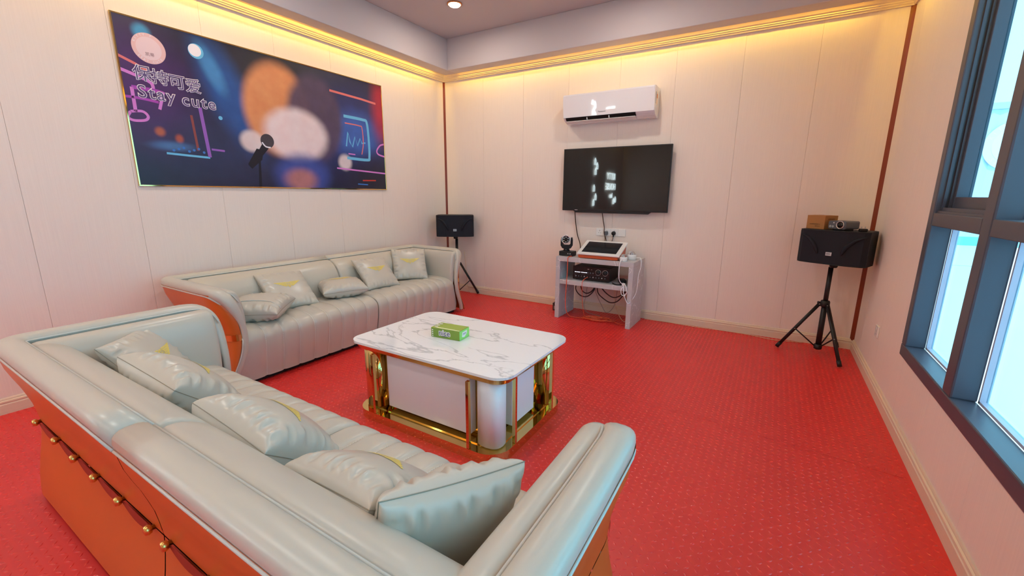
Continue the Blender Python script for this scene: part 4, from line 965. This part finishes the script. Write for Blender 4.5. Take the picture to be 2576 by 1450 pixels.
def tripod(label, loc, feet, top):
    t = thing('speaker_stand', label, 'speaker stand', loc, 0, 'tripod speaker stands')
    tube('inner_tube', [(0, 0, .40), (0, 0, top)], .0185, M_blackm, t, 16); tube('outer_tube', [(0, 0, .04), (0, 0, .46)], .0225, M_blackm, t, 16)
    lathe('hub', [(.02, .44), (.034, .44), (.036, .45), (.036, .485), (.03, .495), (.02, .495), (.02, .44)], M_black, t, 20)
    lathe('bottom_collar', [(.02, .045), (.03, .045), (.032, .055), (.032, .085), (.02, .09), (.02, .045)], M_black, t, 20)
    for fx, fy in feet:
        d = Vector((fx, fy, 0)); L = d.length; d.normalize()
        a = d*.04+Vector((0, 0, .46)); b = d*L+Vector((0, 0, .014))
        lg = tube('leg', [a, b], .0145, M_blackm, t, 12); u = (b-a).normalized(); tube('rubber_foot', [b-u*.05, b-u*.001], .0175, M_black, lg, 12)
        m_ = a+(b-a)*.56; tube('brace', [d*.03+Vector((0, 0, .07)), m_], .006, M_blackm, t, 8); lathe('rivet', [(0, .003), (.005, .002), (.006, -.002)], M_silver, t, 8, loc=tuple(m_+Vector((0, -.013, 0)))); lathe('rivet', [(0, .003), (.005, .002), (.006, -.002)], M_silver, t, 8, loc=tuple(a+Vector((0, -.014, 0))))
    lathe('pin_knob', [(0, 0), (.008, 0), (.012, .006), (.012, .02), (0, .022)], M_black, t, 12, loc=(-.036, 0, .47), rot=Matrix.Rotation(-PI/2, 4, 'Y'))
    return t
SR = (4.545, -.30); SL = (.36, -.24)
tripod('black tripod speaker stand in the corner by the window', (SR[0], SR[1], 0), [(-.315, -.03), (.135, -.325), (.17, .255)], .794)
tripod('black tripod speaker stand behind the far arm of the wall sofa', (SL[0], SL[1], 0), [(.22, .19), (-.24, .1), (.05, -.32)], .794)
speaker('black loudspeaker carrying a carton and a projector by the window', (SR[0]+.012, SR[1]-.03, .835), -.42)
speaker('black loudspeaker on the stand behind the wall sofa', (SL[0], SL[1]-.02, .835), .62)
def on_spk(dx, dy):
    c, s = math.cos(-.42), math.sin(-.42); return (SR[0]+dx*c-dy*s, SR[1]-.03+dx*s+dy*c, .835+.2855)
cbx = thing('cardboard_carton', 'small brown cardboard carton on top of the right loudspeaker', 'carton', on_spk(-.135, .025), -.72)
box('carton', -.08, .08, -.075, .075, 0, .115, M_card, cbx, .0015, 1)
boxes('flap_seam', [(-.08, .08, -.001, .001, .1152, .1156)], M_cardp, cbx)
text('printed_lettering', 'COMPONENT 2', .013, M_cardp, cbx, frame((-.005, -.0756, .04), (1,0,0), (0,0,1)), .0002); text('printed_lettering', 'SERVICE', .012, M_cardp, cbx, frame((.02, -.0756, .024), (1,0,0), (0,0,1)), .0002); text('printed_lettering', 'COMPONENT', .013, M_cardp, cbx, frame((.0806, .0, .085), (0,1,0), (0,0,1)), .0002)
pj = thing('mini_projector', 'dark grey mini projector beside the carton on the right loudspeaker', 'projector', on_spk(.045, -.03), -.75)
prism('body', rrect(-.075, .075, .012, .078, .014, 4), -.075, .075, M_grey, pj, .003, axis='y'); box('foot', -.05, .05, -.05, .05, 0, .0125, M_black, pj, .002, 1)
lathe('lens_ring', [(.026, 0), (.033, 0), (.033, .008), (.026, .008), (.026, 0)], M_silver, pj, 28, loc=(.03, -.075, .046), rot=Matrix.Rotation(PI/2, 4, 'X')); lathe('lens', [(0, .012), (.016, .009), (.026, .002), (.026, 0), (0, 0)], M_blackg, pj, 24, loc=(.03, -.075, .046), rot=Matrix.Rotation(PI/2, 4, 'X'))
for x in (-.055, -.032): lathe('button_ring', [(.005, 0), (.008, 0), (.008, .002), (.005, .002), (.005, 0)], M_white, pj, 14, loc=(x, -.0752, .032), rot=Matrix.Rotation(PI/2, 4, 'X'))
prism('warning_mark', [(-.035, .058), (-.022, .058), (-.0285, .07)], -.0758, -.075, M_white, pj, axis='y')
ap = thing('plug_adapter', 'small black travel plug adapter at the window end of the right loudspeaker', 'adapter', on_spk(.19, -.06), .2)
box('body', -.027, .027, -.02, .02, 0, .024, M_black, ap, .006)
for x in (-.012, .012): box('pin', x-.003, x+.003, -.002, .002, .0238, .04, M_silver, ap)

# ================================================================== NEON SIGN behind the camera (seen mirrored in the television)
ns = thing('neon_sign', 'white neon lettering on the left wall, seen only mirrored in the television', 'neon sign', M=on_left(-6.85, 1.72))
text('lettering', 'KITTY', .26, M_neon, ns, T3((-.45, .18, .03)), .006); text('lettering', 'HOUSE', .26, M_neon, ns, T3((-.45, -.10, .03)), .006); text('lettering', 'ktv', .2, M_neon, ns, T3((-.5, -.34, .03)), .006)
for x, y in ((.85, .50), (.70, .40), (.80, .26), (.86, -.16), (.72, -.38), (.86, -.52), (-.75, -.50), (-.9, -.46)):
    tube('drop_outline', [(x, y+.09, .03), (x+.045, y+.03, .03), (x+.045, y-.07, .03), (x-.045, y-.07, .03), (x-.045, y+.03, .03)], .011, M_neon, ns, 6, closed=True)
